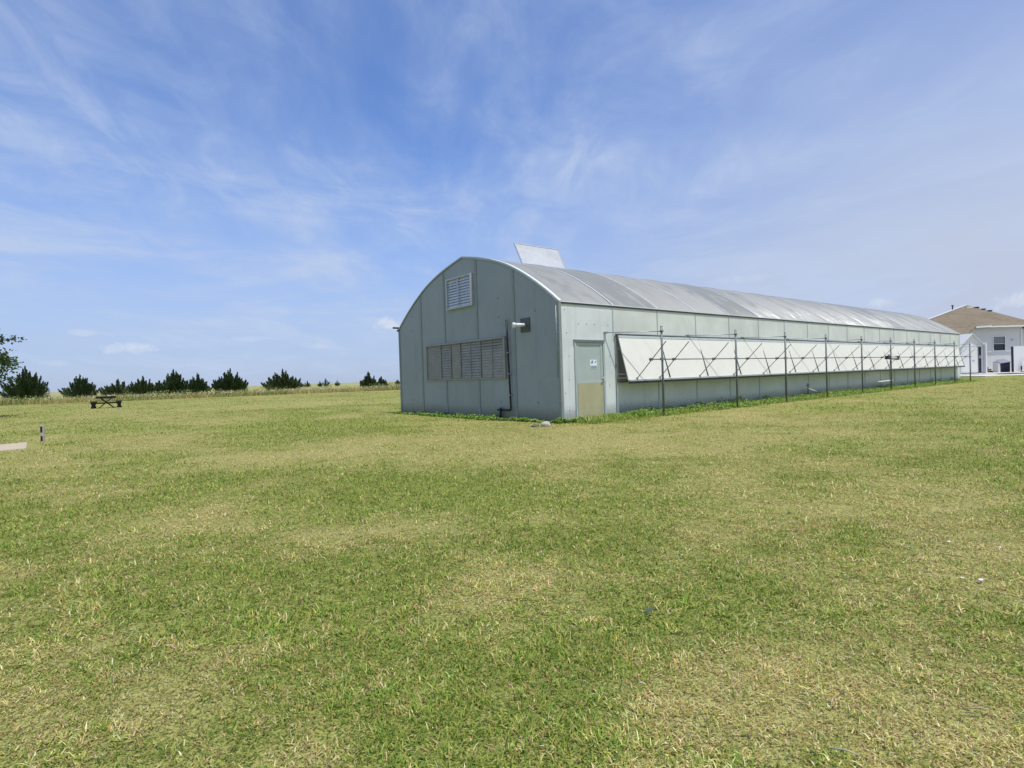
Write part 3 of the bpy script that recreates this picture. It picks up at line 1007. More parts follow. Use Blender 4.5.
# door
fr = MB()
fr.box(0.50, 0.565, -0.03, 0.06, 0, 2.06); fr.box(1.595, 1.66, -0.03, 0.06, 0, 2.06); fr.box(0.50, 1.66, -0.03, 0.06, 2.06, 2.10)
fr.build('door_frame', M['batten_pale'], GH)
mb = MB().box(0.48, 1.68, -0.055, -0.001, 2.105, 2.13)
mb.build('door_drip_cap', M['batten'], GH)
do = MB()
do.box(0.57, 0.66, -0.008, 0.035, 0.03, 2.05); do.box(1.505, 1.59, -0.008, 0.035, 0.03, 2.05)
do.box(0.66, 1.505, -0.008, 0.035, 0.98, 1.03); do.box(0.66, 1.505, -0.008, 0.035, 1.99, 2.05); do.box(0.66, 1.505, -0.008, 0.035, 0.03, 0.07)
door = do.build('door', M['doorgrey'], GH)
MB().box(0.66, 1.505, 0.002, 0.03, 1.03, 1.99).build('upper_door_panel', M['doorgrey'], door)
MB().box(0.60, 1.565, -0.018, -0.0085, 0.05, 0.985).build('kick_panel', M['beige'], door)
mb = MB()
mb.box(1.545, 1.57, -0.03, -0.0085, 1.04, 1.16)
mb.tube([(1.555, -0.03, 1.10), (1.555, -0.07, 1.10), (1.48, -0.07, 1.10)], 0.014, 8)
mb.build('door_handle', M['alu'], door)
mb = MB()
mb.box(1.60, 1.625, -0.04, -0.031, 1.02, 1.15)
mb.build('latch_plate', M['trim'], door)
sg = MB().box(1.10, 1.36, -0.004, 0.0005, 1.36, 1.60).build('door_notice', M['paper'], door)
mb = MB()
mb.prism([(1.13, -0.0055, 1.50), (1.20, -0.0055, 1.50), (1.215, -0.0055, 1.585), (1.15, -0.0055, 1.57)], (0, 0.001, 0))
mb.prism([(1.27, -0.0055, 1.53), (1.335, -0.0055, 1.585), (1.345, -0.0055, 1.56), (1.285, -0.0055, 1.50)], (0, 0.001, 0))
mb.build('notice_print', M['blue'], sg)
mb = MB().box(1.11, 1.35, -0.0055, -0.0045, 1.37, 1.44)
mb.build('notice_footer', M['inkgrey'], sg)

# awning panels, one per 2 m bay, hung from the head and swung out
hz, bz, bo = 2.265, 0.985, -0.40
PW = 2.0
dirp = Vector((0, bo, bz - hz)); np_ = Vector((0, dirp.z, -dirp.y)).normalized()   # outward normal
if np_.y > 0: np_ = -np_
ap0 = None
starts = [2.19] + [4.08 + 2.0 * k for k in range(16)]
for i, u0 in enumerate(starts):
    u1 = 4.08 if i == 0 else u0 + 2.0
    u1 = min(u1, 35.4)
    if i in (0, 1, 16):
        P = [(u0 + 0.004, -0.06, hz), (u1 - 0.004, -0.06, hz), (u1 - 0.004, bo, bz), (u0 + 0.004, bo, bz)]
        me_ = MB().prism(P, -np_ * 0.025).build('awning_panel', M['white'], GH)
        fm = MB()
        A = [Vector(p) + np_ * 0.004 for p in P]
        fm.bar(A[0] + Vector((0, 0, -0.03)), A[1] + Vector((0, 0, -0.03)), 0.02, 0.07, up=tuple(dirp.normalized()))
        fm.bar(A[3] + Vector((0, 0, 0.02)), A[2] + Vector((0, 0, 0.02)), 0.035, 0.045, up=(0, 0, 1))
        fo = build_each(fm, 'panel_rail', M['batten_pale'], me_)
        jm = MB()
        jm.bar(A[1] + Vector((-0.004, 0, -0.08)), A[2] + Vector((-0.004, 0, 0.06)), 0.034, 0.014, up=tuple(np_))
        jm.bar(Vector((u0 + 0.01, bo - 0.010, bz - 0.032)), Vector((u1 - 0.01, bo - 0.010, bz - 0.032)), 0.05, 0.06)  # black strip stands in for the shadow gap under the panel's lower edge
        jo = build_each(jm, 'joint_and_shadow_strip', M['black'], me_)
        if i == 1:
            ap0 = me_
    else:
        ap = copy_tree(ap0, GH)
        ap.location = (2.0 * (i - 1), 0, 0)

# ------------------------------------------------------------------ vent opener: posts, shaft, racks, motor
PV = -0.95
post_u = [2.96, 6.80, 10.10, 13.45, 17.02, 20.52, 23.85, 27.20, 30.87, 34.22]


def gpt(u, v, z=0.0):
    return Vector((CX + u * st_ - v * ct, CY + u * ct + v * st_, z))


ORD = ['post nearest the greenhouse door', 'second post from the greenhouse door', 'third post from the greenhouse door',
       'fourth post from the greenhouse door', 'fifth post from the greenhouse door', 'post carrying the opener motor',
       'post just beyond the opener motor', 'third post from the far end of the awnings', 'second to last post, near the white shed',
       'last post, standing in front of the white shed']
pr_post = None
for i, u in enumerate(post_u):
    loc = gpt(u, PV)
    loc.z = float(height(np.array([loc.x]), np.array([loc.y]))[0])
    if i == 0:
        pr_post = empty('vent_post', loc, GZ)
        MB().tube([(0, 0, -0.15), (0, 0, 2.46)], 0.030, 10).build('post_shaft', M['steel'], pr_post)
        MB().tube([(0, 0, 2.455), (0, 0, 2.475)], [0.031, 0.026], 10).build('post_cap', M['steel'], pr_post)
        mb = MB()
        mb.tube([(0, 0.03, 2.33), (-0.3, 0.25, 2.33), (-1.26, 0.91, 2.335)], 0.013, 6)
        mb.box(-1.30, -1.2, 0.88, 0.945, 2.31, 2.36)
        mb.build('stay_arm', M['galv'], pr_post)
        MB().box(-0.038, 0.038, -0.038, 0.038, 2.31, 2.35).build('stay_collar', M['steel'], pr_post)
        MB().box(-0.045, 0.045, -0.045, 0.045, 1.53, 1.60).build('shaft_bearing', M['galv'], pr_post)
        p = pr_post
    else:
        p = copy_tree(pr_post)
        p.location = loc
    tag(p, 'thin dark steel vent-opener post, the ' + ORD[i], 'post', 'posts along the awning vents')

SH = empty('drive_shaft', gpt(2.5, PV + 0.055, 1.565), GZ)
tag(SH, 'long horizontal steel shaft with diagonal racks that push the white awnings', 'opener shaft')
MB().tube([(0, 0, 0), (32.4, 0, 0)], 0.016, 8).build('shaft_tube', M['steel'], SH)
rk_u = [2.54, 3.57] + [5.6 + 1.99 * k for k in range(15)]
r0 = None
for i, u in enumerate(rk_u):
    if r0 is None:
        # from the foot of the panel up and out past the shaft
        mb = MB()
        mb.bar((0, 0.50, -0.52), (0, -0.50, 0.46), 0.016, 0.022, up=(1, 0, 0))
        r0 = mb.build('rack_arm', M['rackgrey'], SH)
        gb_ = MB()
        gb_.box(-0.035, 0.035, -0.042, 0.04, -0.036, 0.034)
        gb_.tube([(-0.05, 0, 0), (0.05, 0, 0)], 0.036, 10)
        gbo = gb_.build('gear_box', M['steel'], r0)
        MB().box(-0.02, 0.02, 0.47, 0.53, -0.56, -0.48).build('rack_clevis', M['galv'], r0)
        rr_ = r0
    else:
        rr_ = copy_tree(r0, SH)
    rr_.location = (u - 2.5, 0, 0)
mb = MB()
mb.box(17.60, 17.95, -0.08, 0.07, -0.09, 0.07)
mb.tube([(17.75, -0.05, 0.08), (17.75, -0.05, 0.13)], 0.05, 10)
mo = mb.build('opener_motor', M['black'], SH)
MB().tube([(17.95, -0.03, -0.04), (18.75, -0.03, -0.04)], 0.075, 12).build('motor_housing', M['alu'], mo)
MB().box(18.75, 18.98, -0.11, 0.05, -0.13, 0.06).build('motor_cap', M['black'], mo)
mb = MB()
mb.tube([(18.02, -0.02, -0.12), (18.0, 0.0, -0.7), (18.02, 0.0, -1.5)], 0.012, 6)
mb.build('motor_cable', M['black'], mo)

# odd bits leaning on and lying by the wall
def prop(name, mat, label, cat, loc, fn, rz=0.0, group=None):
    mb = MB(); fn(mb)
    o = mb.build(name, mat)
    o.location = loc; o.rotation_euler = (0, 0, rz)
    tag(o, label, cat, group)
    return o


prop('plank', M['litter'], 'short white plank lying tilted in the weeds by the fourth post', 'plank', gpt(14.2, -0.22, 0.0),
     lambda b: b.bar((-0.75, 0, 0.36), (0.15, 0.1, 0.22), 0.12, 0.03), GZ)
prop('plank', M['litter'], 'white plank lying level in the weeds beside the motor post', 'plank', gpt(21.5, -0.35, 0.0),
     lambda b: b.bar((-0.9, 0, 0.42), (0.95, 0, 0.44), 0.14, 0.03), GZ)
prop('stake', M['dark'], 'small dark stake with a short crosspiece standing by the lower wall', 'stake', gpt(13.4, -0.25, 0.0),
     lambda b: (b.tube([(0, 0, -0.1), (0, 0, 0.58)], 0.018, 6), b.tube([(-0.16, 0, 0.5), (0.16, 0, 0.5)], 0.016, 6)), GZ)


def rock(b, rx, ry, rz_, seed):
    r_ = random.Random(seed)
    n = 9
    rings = []
    for k in range(6):
        t = -0.6 + k * 0.42
        rad = math.cos(max(-1.4, min(1.45, t)))
        rings.append([(math.cos(2 * math.pi * j / n) * rad * rx * r_.uniform(0.8, 1.15), math.sin(2 * math.pi * j / n) * rad * ry * r_.uniform(0.8, 1.15),
                       math.sin(t) * rz_ * r_.uniform(0.88, 1.1)) for j in range(n)])
    for a, c_ in zip(rings[:-1], rings[1:]):
        for j in range(n):
            b.face([a[j], a[(j + 1) % n], c_[(j + 1) % n], c_[j]], True)
    b.face(rings[-1])


prop('stone', M['stone'], 'pale stone lying in the grass near the greenhouse corner', 'stone', (0.78, 13.65, 0.03),
     lambda b: rock(b, 0.12, 0.10, 0.085, 3), 0.4)
prop('stone', M['dark'], 'small dark clod beside the pale stone', 'stone', (0.52, 13.62, 0.01),
     lambda b: rock(b, 0.10, 0.08, 0.05, 5), 0.2)

# ------------------------------------------------------------------ weeds along the greenhouse foot
def weeds(n, upos, vpos, hmul):
    x = CX + upos * st_ - vpos * ct; y = CY + upos * ct + vpos * st_
    P = []
    a = rng.random(n) * 2 * np.pi
    zz_ = hmul * rng.random(n) ** 1.4
    base = np.stack([x, y, height(x, y) + zz_], 1)
    d1 = np.stack([np.cos(a), np.sin(a), rng.normal(0.25, 0.45, n)], 1)
    d1 /= np.linalg.norm(d1, axis=1)[:, None]
    sd = np.cross(d1, np.array([0, 0, 1.0])) + rng.normal(0, 0.25, (n, 3))
    sd /= np.linalg.norm(sd, axis=1)[:, None]
    L = (0.03 + 0.045 * rng.random(n))[:, None]; Wd = L * (0.22 + 0.25 * rng.random((n, 1)))
    V = np.stack([base - d1 * L * 0.5, base + sd * Wd, base + d1 * L * 0.6, base - sd * Wd], 1).reshape(-1, 3)
    F = np.arange(4 * n); S = np.full(n, 4)
    pal = np.array([(0.16, 0.29, 0.050), (0.24, 0.38, 0.075), (0.32, 0.44, 0.10), (0.11, 0.20, 0.045)])
    C = pal[rng.integers(0, 4, n)] * (0.85 + 0.3 * rng.random((n, 1)))
    return V, F, S, np.repeat(C, 4, axis=0)


parts = []
nn = 46000
u = 2.0 + 33.6 * rng.random(nn) ** 1.25
wid = 0.62 + 0.35 * vnoise(u, u * 0, 0.45, 3) + 0.25 * vnoise(u, u * 0, 2.0, 8)
v = -0.03 - wid * rng.random(nn) ** 1.2
cl = fbm(u, v, 2.2, 81, 3)
parts.append(weeds(nn, u, v, (0.04 + 0.46 * np.clip(cl - 0.30, 0, 1)) * (1.15 - 0.7 * (-v / 1.2))))
nn = 7000
u = 0.0 + 2.3 * rng.random(nn); v = -0.04 - (0.30 + 0.45 * u / 2.3) * rng.random(nn) ** 1.1
parts.append(weeds(nn, u, v, (0.03 + 0.22 * np.clip(fbm(u, v, 3.0, 82, 3) - 0.25, 0, 1))))
nn = 9000
vv_ = -0.2 + 8.9 * rng.random(nn) ** 1.25
uu_ = -0.05 - (0.15 + 0.38 * vnoise(vv_, vv_ * 0, 0.9, 5)) * rng.random(nn) ** 1.2
parts.append(weeds(nn, uu_, vv_, (0.03 + 0.24 * np.clip(fbm(uu_, vv_, 2.5, 83, 3) - 0.25, 0, 1))))
V, F, S, C = merge(parts)
tag(np_mesh('weeds', V, F, S, LEAF, C), 'bright green leafy weeds along the foot of the greenhouse', 'weeds', kind='stuff')
# longer grass among them
parts = []
nn = 26000
u = 0.1 + 35.9 * rng.random(nn) ** 1.3; v = -0.05 - 1.0 * rng.random(nn) ** 1.3
x = CX + u * st_ - v * ct; y = CY + u * ct + v * st_
parts.append(blades(x, y, height(x, y) - 0.01, 0.06 + 0.16 * rng.random(nn) ** 1.6, 0.008 + 0.01 * rng.random(nn), np.abs(rng.normal(0.4, 0.3, nn)),
                    grass_cols(0.45 * rng.random(nn)) * np.array([1.0, 1.12, 1.0]), 0.6))
V, F, S, C = merge(parts)
tag(np_mesh('wall_foot_grass', V, F, S, GRASS, C), 'longer uncut grass growing under the awning vents', 'grass', kind='stuff')

# ------------------------------------------------------------------ picnic table
PT = empty('picnic_table', (-27.8, 38.9, 0.0), R(33))
PT.scale = (0.82, 0.82, 0.97)
tag(PT, 'dark wooden picnic table with attached benches on the lawn', 'picnic table')
mb = MB()
for k in range(5):
    mb.box(-0.70 + k * 0.282, -0.70 + k * 0.282 + 0.268, -0.8, 0.8, 0.765, 0.835)
mb.build('table_top', M['wood'], PT, 0.006)
mb = MB()
mb.box(-0.66, 0.66, -0.76, 0.76, 0.69, 0.762)
mb.build('table_apron', M['wood'], PT)
for sx in (-1, 1):
    mb = MB()
    for k in range(2):
        x0 = sx * (0.66 + k * 0.20)
        mb.box(min(x0, x0 + sx * 0.19), max(x0, x0 + sx * 0.19), -0.8, 0.8, 0.42, 0.50)
    mb.build('bench_seat', M['wood'], PT, 0.006)
    for y_ in (-0.58, 0.52):
        mb = MB()
        mb.prism([(sx * 0.64, y_, 0.419), (sx * 1.05, y_, 0.419), (sx * 0.97, y_, 0.24), (sx * 1.04, y_, 0.0), (sx * 0.70, y_, 0.0), (sx * 0.78, y_, 0.22)], (0, 0.06, 0))
        mb.build('bench_support', M['wood'], PT)
for y_ in (-0.50, 0.44):
    mb = MB()
    mb.bar((-0.45, y_, 0.763), (0.52, y_ + 0.002, 0.0), 0.05, 0.22, up=(0, 1, 0))
    mb.bar((0.45, y_ + 0.06, 0.763), (-0.52, y_ + 0.062, 0.0), 0.05, 0.22, up=(0, 1, 0))
    mb.bar((-0.64, y_ - 0.055, 0.36), (0.64, y_ - 0.055, 0.36), 0.05, 0.09, up=(0, 0, 1))
    mb.build('leg_frame', M['wood'], PT)

# ------------------------------------------------------------------ marker post and slab on the left
MP = empty('marker_post', (-11.40, 13.75, 0.0), R(95))
tag(MP, 'short square white wooden marker post with black bands near the slab', 'marker post')
MB().box(-0.030, 0.030, -0.034, 0.034, -0.1, 0.41).build('post_body', M['oldwood'], MP, 0.004)
mb = MB()
mb.box(-0.034, -0.0305, -0.018, 0.030, 0.03, 0.15); mb.box(-0.034, -0.0305, -0.018, 0.030, 0.24, 0.38)
mb.build('black_band', M['black'], MP)
mb = MB().prism([(-11.78, 13.75, 0.012), (-10.53, 12.26, 0.012), (-12.4, 9.97, 0.012), (-13.65, 11.46, 0.012)], (0, 0, -0.12))
tag(mb.build('concrete_slab', M['concrete'], None, 0.01), 'pale concrete slab let into the lawn beside the marker post', 'slab')

# ------------------------------------------------------------------ trees
def tri_leaves(P, D, L, Wd, cols):
    """flat diamond sprays at P along D"""
    n = len(P)
    D = D / (np.linalg.norm(D, axis=1)[:, None] + 1e-9)
    sd = np.cross(D, rng.normal(size=(n, 3))); sd /= (np.linalg.norm(sd, axis=1)[:, None] + 1e-9)
    V = np.stack([P - D * L[:, None] * 0.4, P + sd * Wd[:, None] * 0.5, P + D * L[:, None] * 0.6, P - sd * Wd[:, None] * 0.5], 1).reshape(-1, 3)
    return V, np.arange(4 * n), np.full(n, 4), np.repeat(cols, 4, axis=0)


JP = np.array([(0.038, 0.066, 0.025), (0.060, 0.096, 0.034), (0.092, 0.124, 0.044), (0.130, 0.142, 0.058)])


def juniper(name, label, x, y, h, w, plumes, seed, olive=0.0, sub=1.0, group=None):
    """spreading red-cedar shrub: many feathery leaders that rise and fan outwards"""
    global rng
    keep = rng
    rng = np.random.default_rng(seed)
    z0 = float(height(np.array([x]), np.array([y]))[0])
    root = empty(name, (x, y, z0))
    tag(root, label, 'tree', group)
    trunk = MB()
    trunk.tube([(0, 0, -0.1), (0.02, 0, h * 0.35), (0, 0.03, h * 0.8)], [0.05 + h * 0.02, 0.04 + h * 0.01, 0.012], 7)
    P, D = [], []
    for k in range(int(plumes * 1.8)):
        a = rng.random() * 2 * np.pi
        q = rng.random() ** 0.65
        r1 = q * w / 2 * rng.uniform(0.78, 1.12)
        top = h * (0.93 - 0.50 * q ** 1.5) * rng.uniform(0.76, 1.0)
        if k < 3: r1, top = w * 0.09 * k, h * (0.98 - 0.07 * k)
        b0 = np.array([np.cos(a) * r1 * 0.18, np.sin(a) * r1 * 0.18, h * 0.05])
        b2 = np.array([np.cos(a) * r1 * 1.06, np.sin(a) * r1 * 1.06, max(top, 0.35)])
        b1 = (b0 + b2) / 2 + np.array([np.cos(a), np.sin(a), -0.35]) * r1 * 0.22
        L_ = np.linalg.norm(b2 - b0)
        if k % 3 == 0:
            trunk.tube([tuple(b0 * (1 - t) ** 2 + 2 * b1 * t * (1 - t) + b2 * t * t) for t in (0, 0.4, 0.8)], [0.035, 0.02, 0.008], 5, cap=False)
        m_ = int(L_ * 120 * sub)
        t = np.clip(rng.beta(1.5, 1.05, m_), 0.06, 1)[:, None]
        cp = b0 * (1 - t) ** 2 + 2 * b1 * t * (1 - t) + b2 * t * t
        tg = 2 * (b1 - b0) * (1 - t) + 2 * (b2 - b1) * t
        tg /= np.linalg.norm(tg, axis=1)[:, None]
        spread = (0.46 * (1.0 - t) ** 0.65 + 0.015) * (0.55 + 0.14 * L_)
        o_ = rng.normal(size=(m_, 3)); o_ /= np.linalg.norm(o_, axis=1)[:, None]
        P.append(cp + o_ * spread * rng.random((m_, 1)) ** 0.5)
        D.append(tg + o_ * 0.75 + np.array([0, 0, 0.35]))
    # skirt close to the ground
    m_ = int(plumes * 75 * sub)
    a = rng.random(m_) * 2 * np.pi; rr = np.sqrt(rng.random(m_)) * w / 2 * 0.86
    P.append(np.stack([np.cos(a) * rr, np.sin(a) * rr, 0.1 + rng.random(m_) * h * 0.66 * (1 - (rr / w * 1.85) ** 2.5)], 1))
    D.append(np.stack([np.cos(a), np.sin(a), rng.random(m_)], 1))
    P = np.concatenate(P); D = np.concatenate(D)
    n = len(P)
    ci = np.clip(rng.normal(1.0 + 1.4 * olive, 0.9, n), 0, 3).astype(int)
    cols = JP[ci] * (0.8 + 0.4 * rng.random((n, 1)))
    V, F, S, C = tri_leaves(P, D, 0.12 + 0.14 * rng.random(n), 0.05 + 0.06 * rng.random(n), cols)
    np_mesh('crown', V, F, S, NEEDLE, C, parent=root)
    trunk.build('trunk', M['bark'], root)
    rng = keep
    return root


G1 = 'junipers along the edge of the prairie'
juniper('juniper_tree', 'large dark juniper at the left edge below the leafy branches', -66.7, 78, 5.0, 6.0, 46, 101, 0.1, group=G1)
juniper('juniper_tree', 'spiky sparse juniper just behind and left of the picnic table', -59.6, 78.5, 3.55, 4.7, 26, 102, 0.2, group=G1)
juniper('juniper_tree', 'low thin olive juniper just right of the picnic table', -54.7, 79, 2.8, 5.0, 24, 103, 0.9, group=G1)
juniper('juniper_tree', 'broad olive juniper, second to the right of the picnic table', -50.6, 78, 3.05, 5.6, 28, 104, 0.8, group=G1)
juniper('juniper_tree', 'tall dense blackish juniper with a smaller one at its right flank', -46.1, 77.5, 3.85, 4.7, 44, 105, 0.0, group=G1)
juniper('juniper_tree', 'smaller dark juniper leaning on the tall dense one', -43.4, 78.5, 3.25, 3.5, 30, 106, 0.0, group=G1)
juniper('juniper_tree', 'pointed cone-shaped dark juniper standing alone between two broad ones', -38.6, 78, 3.75, 4.9, 44, 107, 0.0, group=G1)
juniper('juniper_tree', 'rounded olive-green juniper, last large one before the open horizon', -32.2, 80, 3.5, 5.3, 48, 108, 0.75, group=G1)
juniper('juniper_tree', 'small dark juniper nearest the left side of the greenhouse', -21.2, 84, 2.75, 2.9, 26, 109, 0.1, group=G1)
juniper('juniper_tree', 'low round bush touching the small juniper near the greenhouse', -19.5, 85, 2.0, 2.2, 18, 110, 0.5, group=G1)
G2 = 'far shrubs on the prairie horizon'
for k, (x, y, h, w, lb_) in enumerate((
        (-74.2, 200, 2.0, 3.2, 'far low shrub on the horizon just right of the rounded olive juniper'),
        (-71.3, 198, 2.3, 2.8, 'far shrub on the horizon, second right of the rounded olive juniper'),
        (-68.3, 202, 2.0, 2.2, 'far flat shrub left of the tallest far one on the horizon'),
        (-65.6, 200, 3.0, 3.3, 'tallest of the far dark shrubs on the open horizon'),
        (-62.4, 203, 2.3, 2.2, 'far small shrub right of the tallest far one on the horizon'),
        (-46.4, 200, 2.3, 2.6, 'far lone shrub on the horizon right of the low round bush'),
        (-41.2, 205, 1.7, 2.6, 'far flat shrub on the horizon against the greenhouse wall edge'))):
    juniper('far_shrub', lb_, x, y, h, w, 9, 200 + k, 0.4, sub=0.6, group=G2)


def broad_tree(name, label, x, y, seed):
    global rng
    keep = rng
    rng = np.random.default_rng(seed)
    rd = random.Random(seed)
    root = empty(name, (x, y, 0))
    tag(root, label, 'tree')
    tr = MB()
    tips = []

    def limb(p, d, L, r, depth):
        pts = [p]; rs = [r]
        q = Vector(p); dd_ = Vector(d)
        n = 4
        for k in range(n):
            dd_ = (dd_ + Vector((rd.gauss(0, .16), rd.gauss(0, .16), rd.gauss(0.03, .1)))).normalized()
            q = q + dd_ * L / n
            pts.append(tuple(q)); rs.append(r * (1 - 0.6 * (k + 1) / n))
            if depth >= 2: tips.append((q.copy(), dd_.copy()))
        tr.tube(pts, rs, 6 if depth else 9, cap=False)
        if depth < 3:
            for j in range(rd.choice((3, 4, 4)) if depth else 9):
                i = rd.randint(2 if depth else 2, n)
                side_ = Vector((rd.gauss(0, 1), rd.gauss(0, 1), rd.gauss(0.15, .5))).normalized()
                limb(pts[i], (dd_ * 0.45 + side_ * 0.9).normalized(), L * rd.uniform(.55, .8), rs[i] * 0.62, depth + 1)
    limb((0, 0, -0.1), (0.05, 0, 1), 3.4, 0.22, 0)
    P, D = [], []
    for q, dd_ in tips:
        if q.z < 1.5: continue
        m_ = 34
        P.append(np.array(q) + rng.normal(0, 1, (m_, 3)) * np.array([0.2, 0.2, 0.11]))
        D.append(np.array(dd_) + rng.normal(0, 0.8, (m_, 3)) + np.array([0, 0, -0.2]))
    P = np.concatenate(P); D = np.concatenate(D)
    n = len(P)
    pal = np.array([(0.045, 0.085, 0.022), (0.062, 0.110, 0.028), (0.085, 0.135, 0.035), (0.035, 0.065, 0.02)])
    cols = pal[rng.integers(0, 4, n)] * (0.8 + 0.4 * rng.random((n, 1)))
    V, F, S, C = tri_leaves(P, D, 0.10 + 0.08 * rng.random(n), 0.06 + 0.05 * rng.random(n), cols)
    np_mesh('crown', V, F, S, LEAF, C, parent=root)
    tr.build('trunk', M['bark'], root)
    rng = keep
    return root, P


bt, BP = broad_tree('leafy_tree', 'leafy broad tree whose branch tips reach in at the left edge', 0, 0, 12)
bt.location = (-25.3 - float(np.percentile(BP[:, 0], 99.6)), 28.3, 0)

# ------------------------------------------------------------------ yard on the right: concrete, house, shed, fences
mb = MB().box(35.2, 70, 46.6, 66, -0.3, 0.26)
mb.box(35.5, 70, 42.6, 46.595, -0.3, 0.15)
tag(mb.build('pavement', M['pale_concrete']), kind='structure')

HS = empty('house', (43.0, 52.0, 0.26))
tag(HS, 'pale house with brown shingled hip roof at the right edge', 'house')


def hx(x, y, z): return (x - 43.0, y - 52.0, z - 0.26)


def hbox(b, x0, x1, y0, y1, z0, z1): b.box(x0 - 43, x1 - 43, y0 - 52, y1 - 52, z0 - .26, z1 - .26)


mb = MB()
wx0, wx1, wz0, wz1 = 44.13, 45.18, 2.22, 3.47
hbox(mb, 36.3, wx0, 52, 52.15, 0.26, 4.30); hbox(mb, wx1, 46.7, 52, 52.15, 0.26, 4.30)
hbox(mb, wx0, wx1, 52, 52.15, 0.26, wz0); hbox(mb, wx0, wx1, 52, 52.15, wz1, 4.30)
mb.bar(hx(36.4, 52.2, 2.28), hx(50.0, 63.9, 2.28), 0.15, 4.04); hbox(mb, 46.55, 46.7, 52.15, 55, 0.26, 4.30)
hbox(mb, 46.55, 50.3, 55, 55.15, 0.26, 4.30); hbox(mb, 50.0, 57.0, 63.85, 64, 0.26, 4.30); mb.bar(hx(50.2, 55.2, 2.28), hx(57.0, 63.9, 2.28), 0.15, 4.04)
hw = mb.build('wall', M['siding'], HS)
mb = MB()
for k in range(24):
    z = 0.45 + k * 0.16
    if z > 4.25: break
    if wz0 - 0.12 < z < wz1 + 0.1:
        hbox(mb, 36.3, wx0 - 0.09, 51.992, 51.999, z, z + 0.012); hbox(mb, wx1 + 0.09, 46.68, 51.992, 51.999, z, z + 0.012)
    else:
        hbox(mb, 36.3, 46.68, 51.992, 51.999, z, z + 0.012)
mb.build('siding_laps', M['siding'], hw)
mb = MB(); hbox(mb, 46.62, 46.74, 51.95, 51.989, 0.26, 4.28); mb.build('corner_board', M['whitepaint'], HS)
mb = MB()
for a in ((wx0 - 0.07, wx0, wz0 - 0.07, wz1 + 0.07), (wx1, wx1 + 0.07, wz0 - 0.07, wz1 + 0.07), (wx0, wx1, wz0 - 0.07, wz0), (wx0, wx1, wz1, wz1 + 0.07)):
    hbox(mb, a[0], a[1], 51.96, 52.05, a[2], a[3])
win = mb.build('window', M['whitepaint'], HS)
mb = MB(); hbox(mb, wx0, wx1, 52.06, 52.075, wz0, wz1); mb.build('window_glass', M['glass_dark'], win)
mb = MB(); hbox(mb, wx0, wx1, 52.03, 52.045, wz0 + 0.62, wz1); mb.build('window_blind', M['blind'], win)
mb = MB(); hbox(mb, wx0, wx1, 52.0, 52.025, wz0 + 0.59, wz0 + 0.63); mb.build('window_rail', M['whitepaint'], win)
mb = MB(); hbox(mb, 45.75, 45.9, 51.93, 51.99, 3.10, 3.17); mb.build('wall_lamp', M['greylid'], HS)
# hip roof
apx = hx(46.6, 58, 7.05); fl_ = hx(35.5, 51.45, 4.42); fr_ = hx(48.2, 51.45, 4.42); bl = hx(50.0, 64.6, 4.42); br = hx(58.5, 64.6, 4.42)
fr2 = hx(58.5, 53.5, 4.42); ap2 = hx(52.2, 58.6, 6.8)
mb = MB()
mb.face([fl_, fr_, apx]); mb.face([bl, fl_, apx]); mb.face([fr_, br, apx]); mb.face([br, bl, apx])
mb.face([fl_, bl, br, fr_])
rf = mb.build('roof', M['shingle'], HS, fix=False)
mb = MB()
mb.bar(hx(42.1, 51.40, 4.36), hx(48.2, 51.40, 4.36), 0.05, 0.13); mb.bar(hx(48.22, 51.42, 4.36), hx(58.5, 64.55, 4.36), 0.05, 0.13)
mb.build('fascia', M['whitepaint'], HS)
mb = MB()
A, B = Vector(fl_), Vector(apx)
mb.bar(A + Vector((0, -.02, .02)), B + Vector((-.1, -.05, .01)), 0.12, 0.05)
mb.build('hip_cap', M['whitepaint'], rf)
# lower porch roof running down on the left
mb = MB()
pp = [hx(35.6, 51.35, 4.40), hx(42.0, 51.35, 4.40), hx(39.0, 49.3, 3.12), hx(35.6, 49.3, 3.12)]
mb.prism(pp, (0, 0, -0.08))
mb.build('porch_roof', M['shingle'], HS)
mb = MB()
mb.bar(hx(42.05, 51.36, 4.36), hx(43.4, 51.32, 4.42), 0.08, 0.14)
mb.build('eave_end_board', M['whitepaint'], HS)
mb = MB()
for x_ in (35.9, 37.4, 38.8):
    mb.bar(hx(x_, 49.45, 0.26), hx(x_, 49.45, 3.06), 0.12)
build_each(mb, 'porch_post', M['whitepaint'], HS)
for (x_, y_, z_, sc) in ((46.8, 57.1, 6.68, 1.0), (46.95, 56.5, 6.43, 1.0), (47.08, 55.9, 6.2, 1.0)):
    mb = MB()
    px_, py_, pz_ = hx(x_, y_, z_)
    mb.box(px_ - 0.14, px_ + 0.14, py_ - 0.2, py_ + 0.2, pz_ - 0.25, pz_ + 0.03)
    mb.box(px_ - 0.17, px_ + 0.17, py_ - 0.26, py_ + 0.26, pz_ + 0.031, pz_ + 0.06)
    mb.build('roof_vent', M['black'], rf)
mb = MB()
px_, py_, pz_ = hx(46.15, 57.3, 6.72)
mb.box(px_ - 0.3, px_ + 0.3, py_ - 0.25, py_ + 0.2, pz_ - 0.2, pz_ + 0.08); mb.build('skylight', M['whitepaint'], rf)
mb = MB()
px_, py_, pz_ = hx(45.3, 58.2, 6.5)
mb.tube([(px_, py_, pz_), (px_, py_, pz_ + 0.55)], 0.06, 8); mb.tube([(px_, py_, pz_ + 0.5), (px_, py_, pz_ + 0.62)], 0.10, 8); mb.build('vent_pipe', M['dark'], rf)

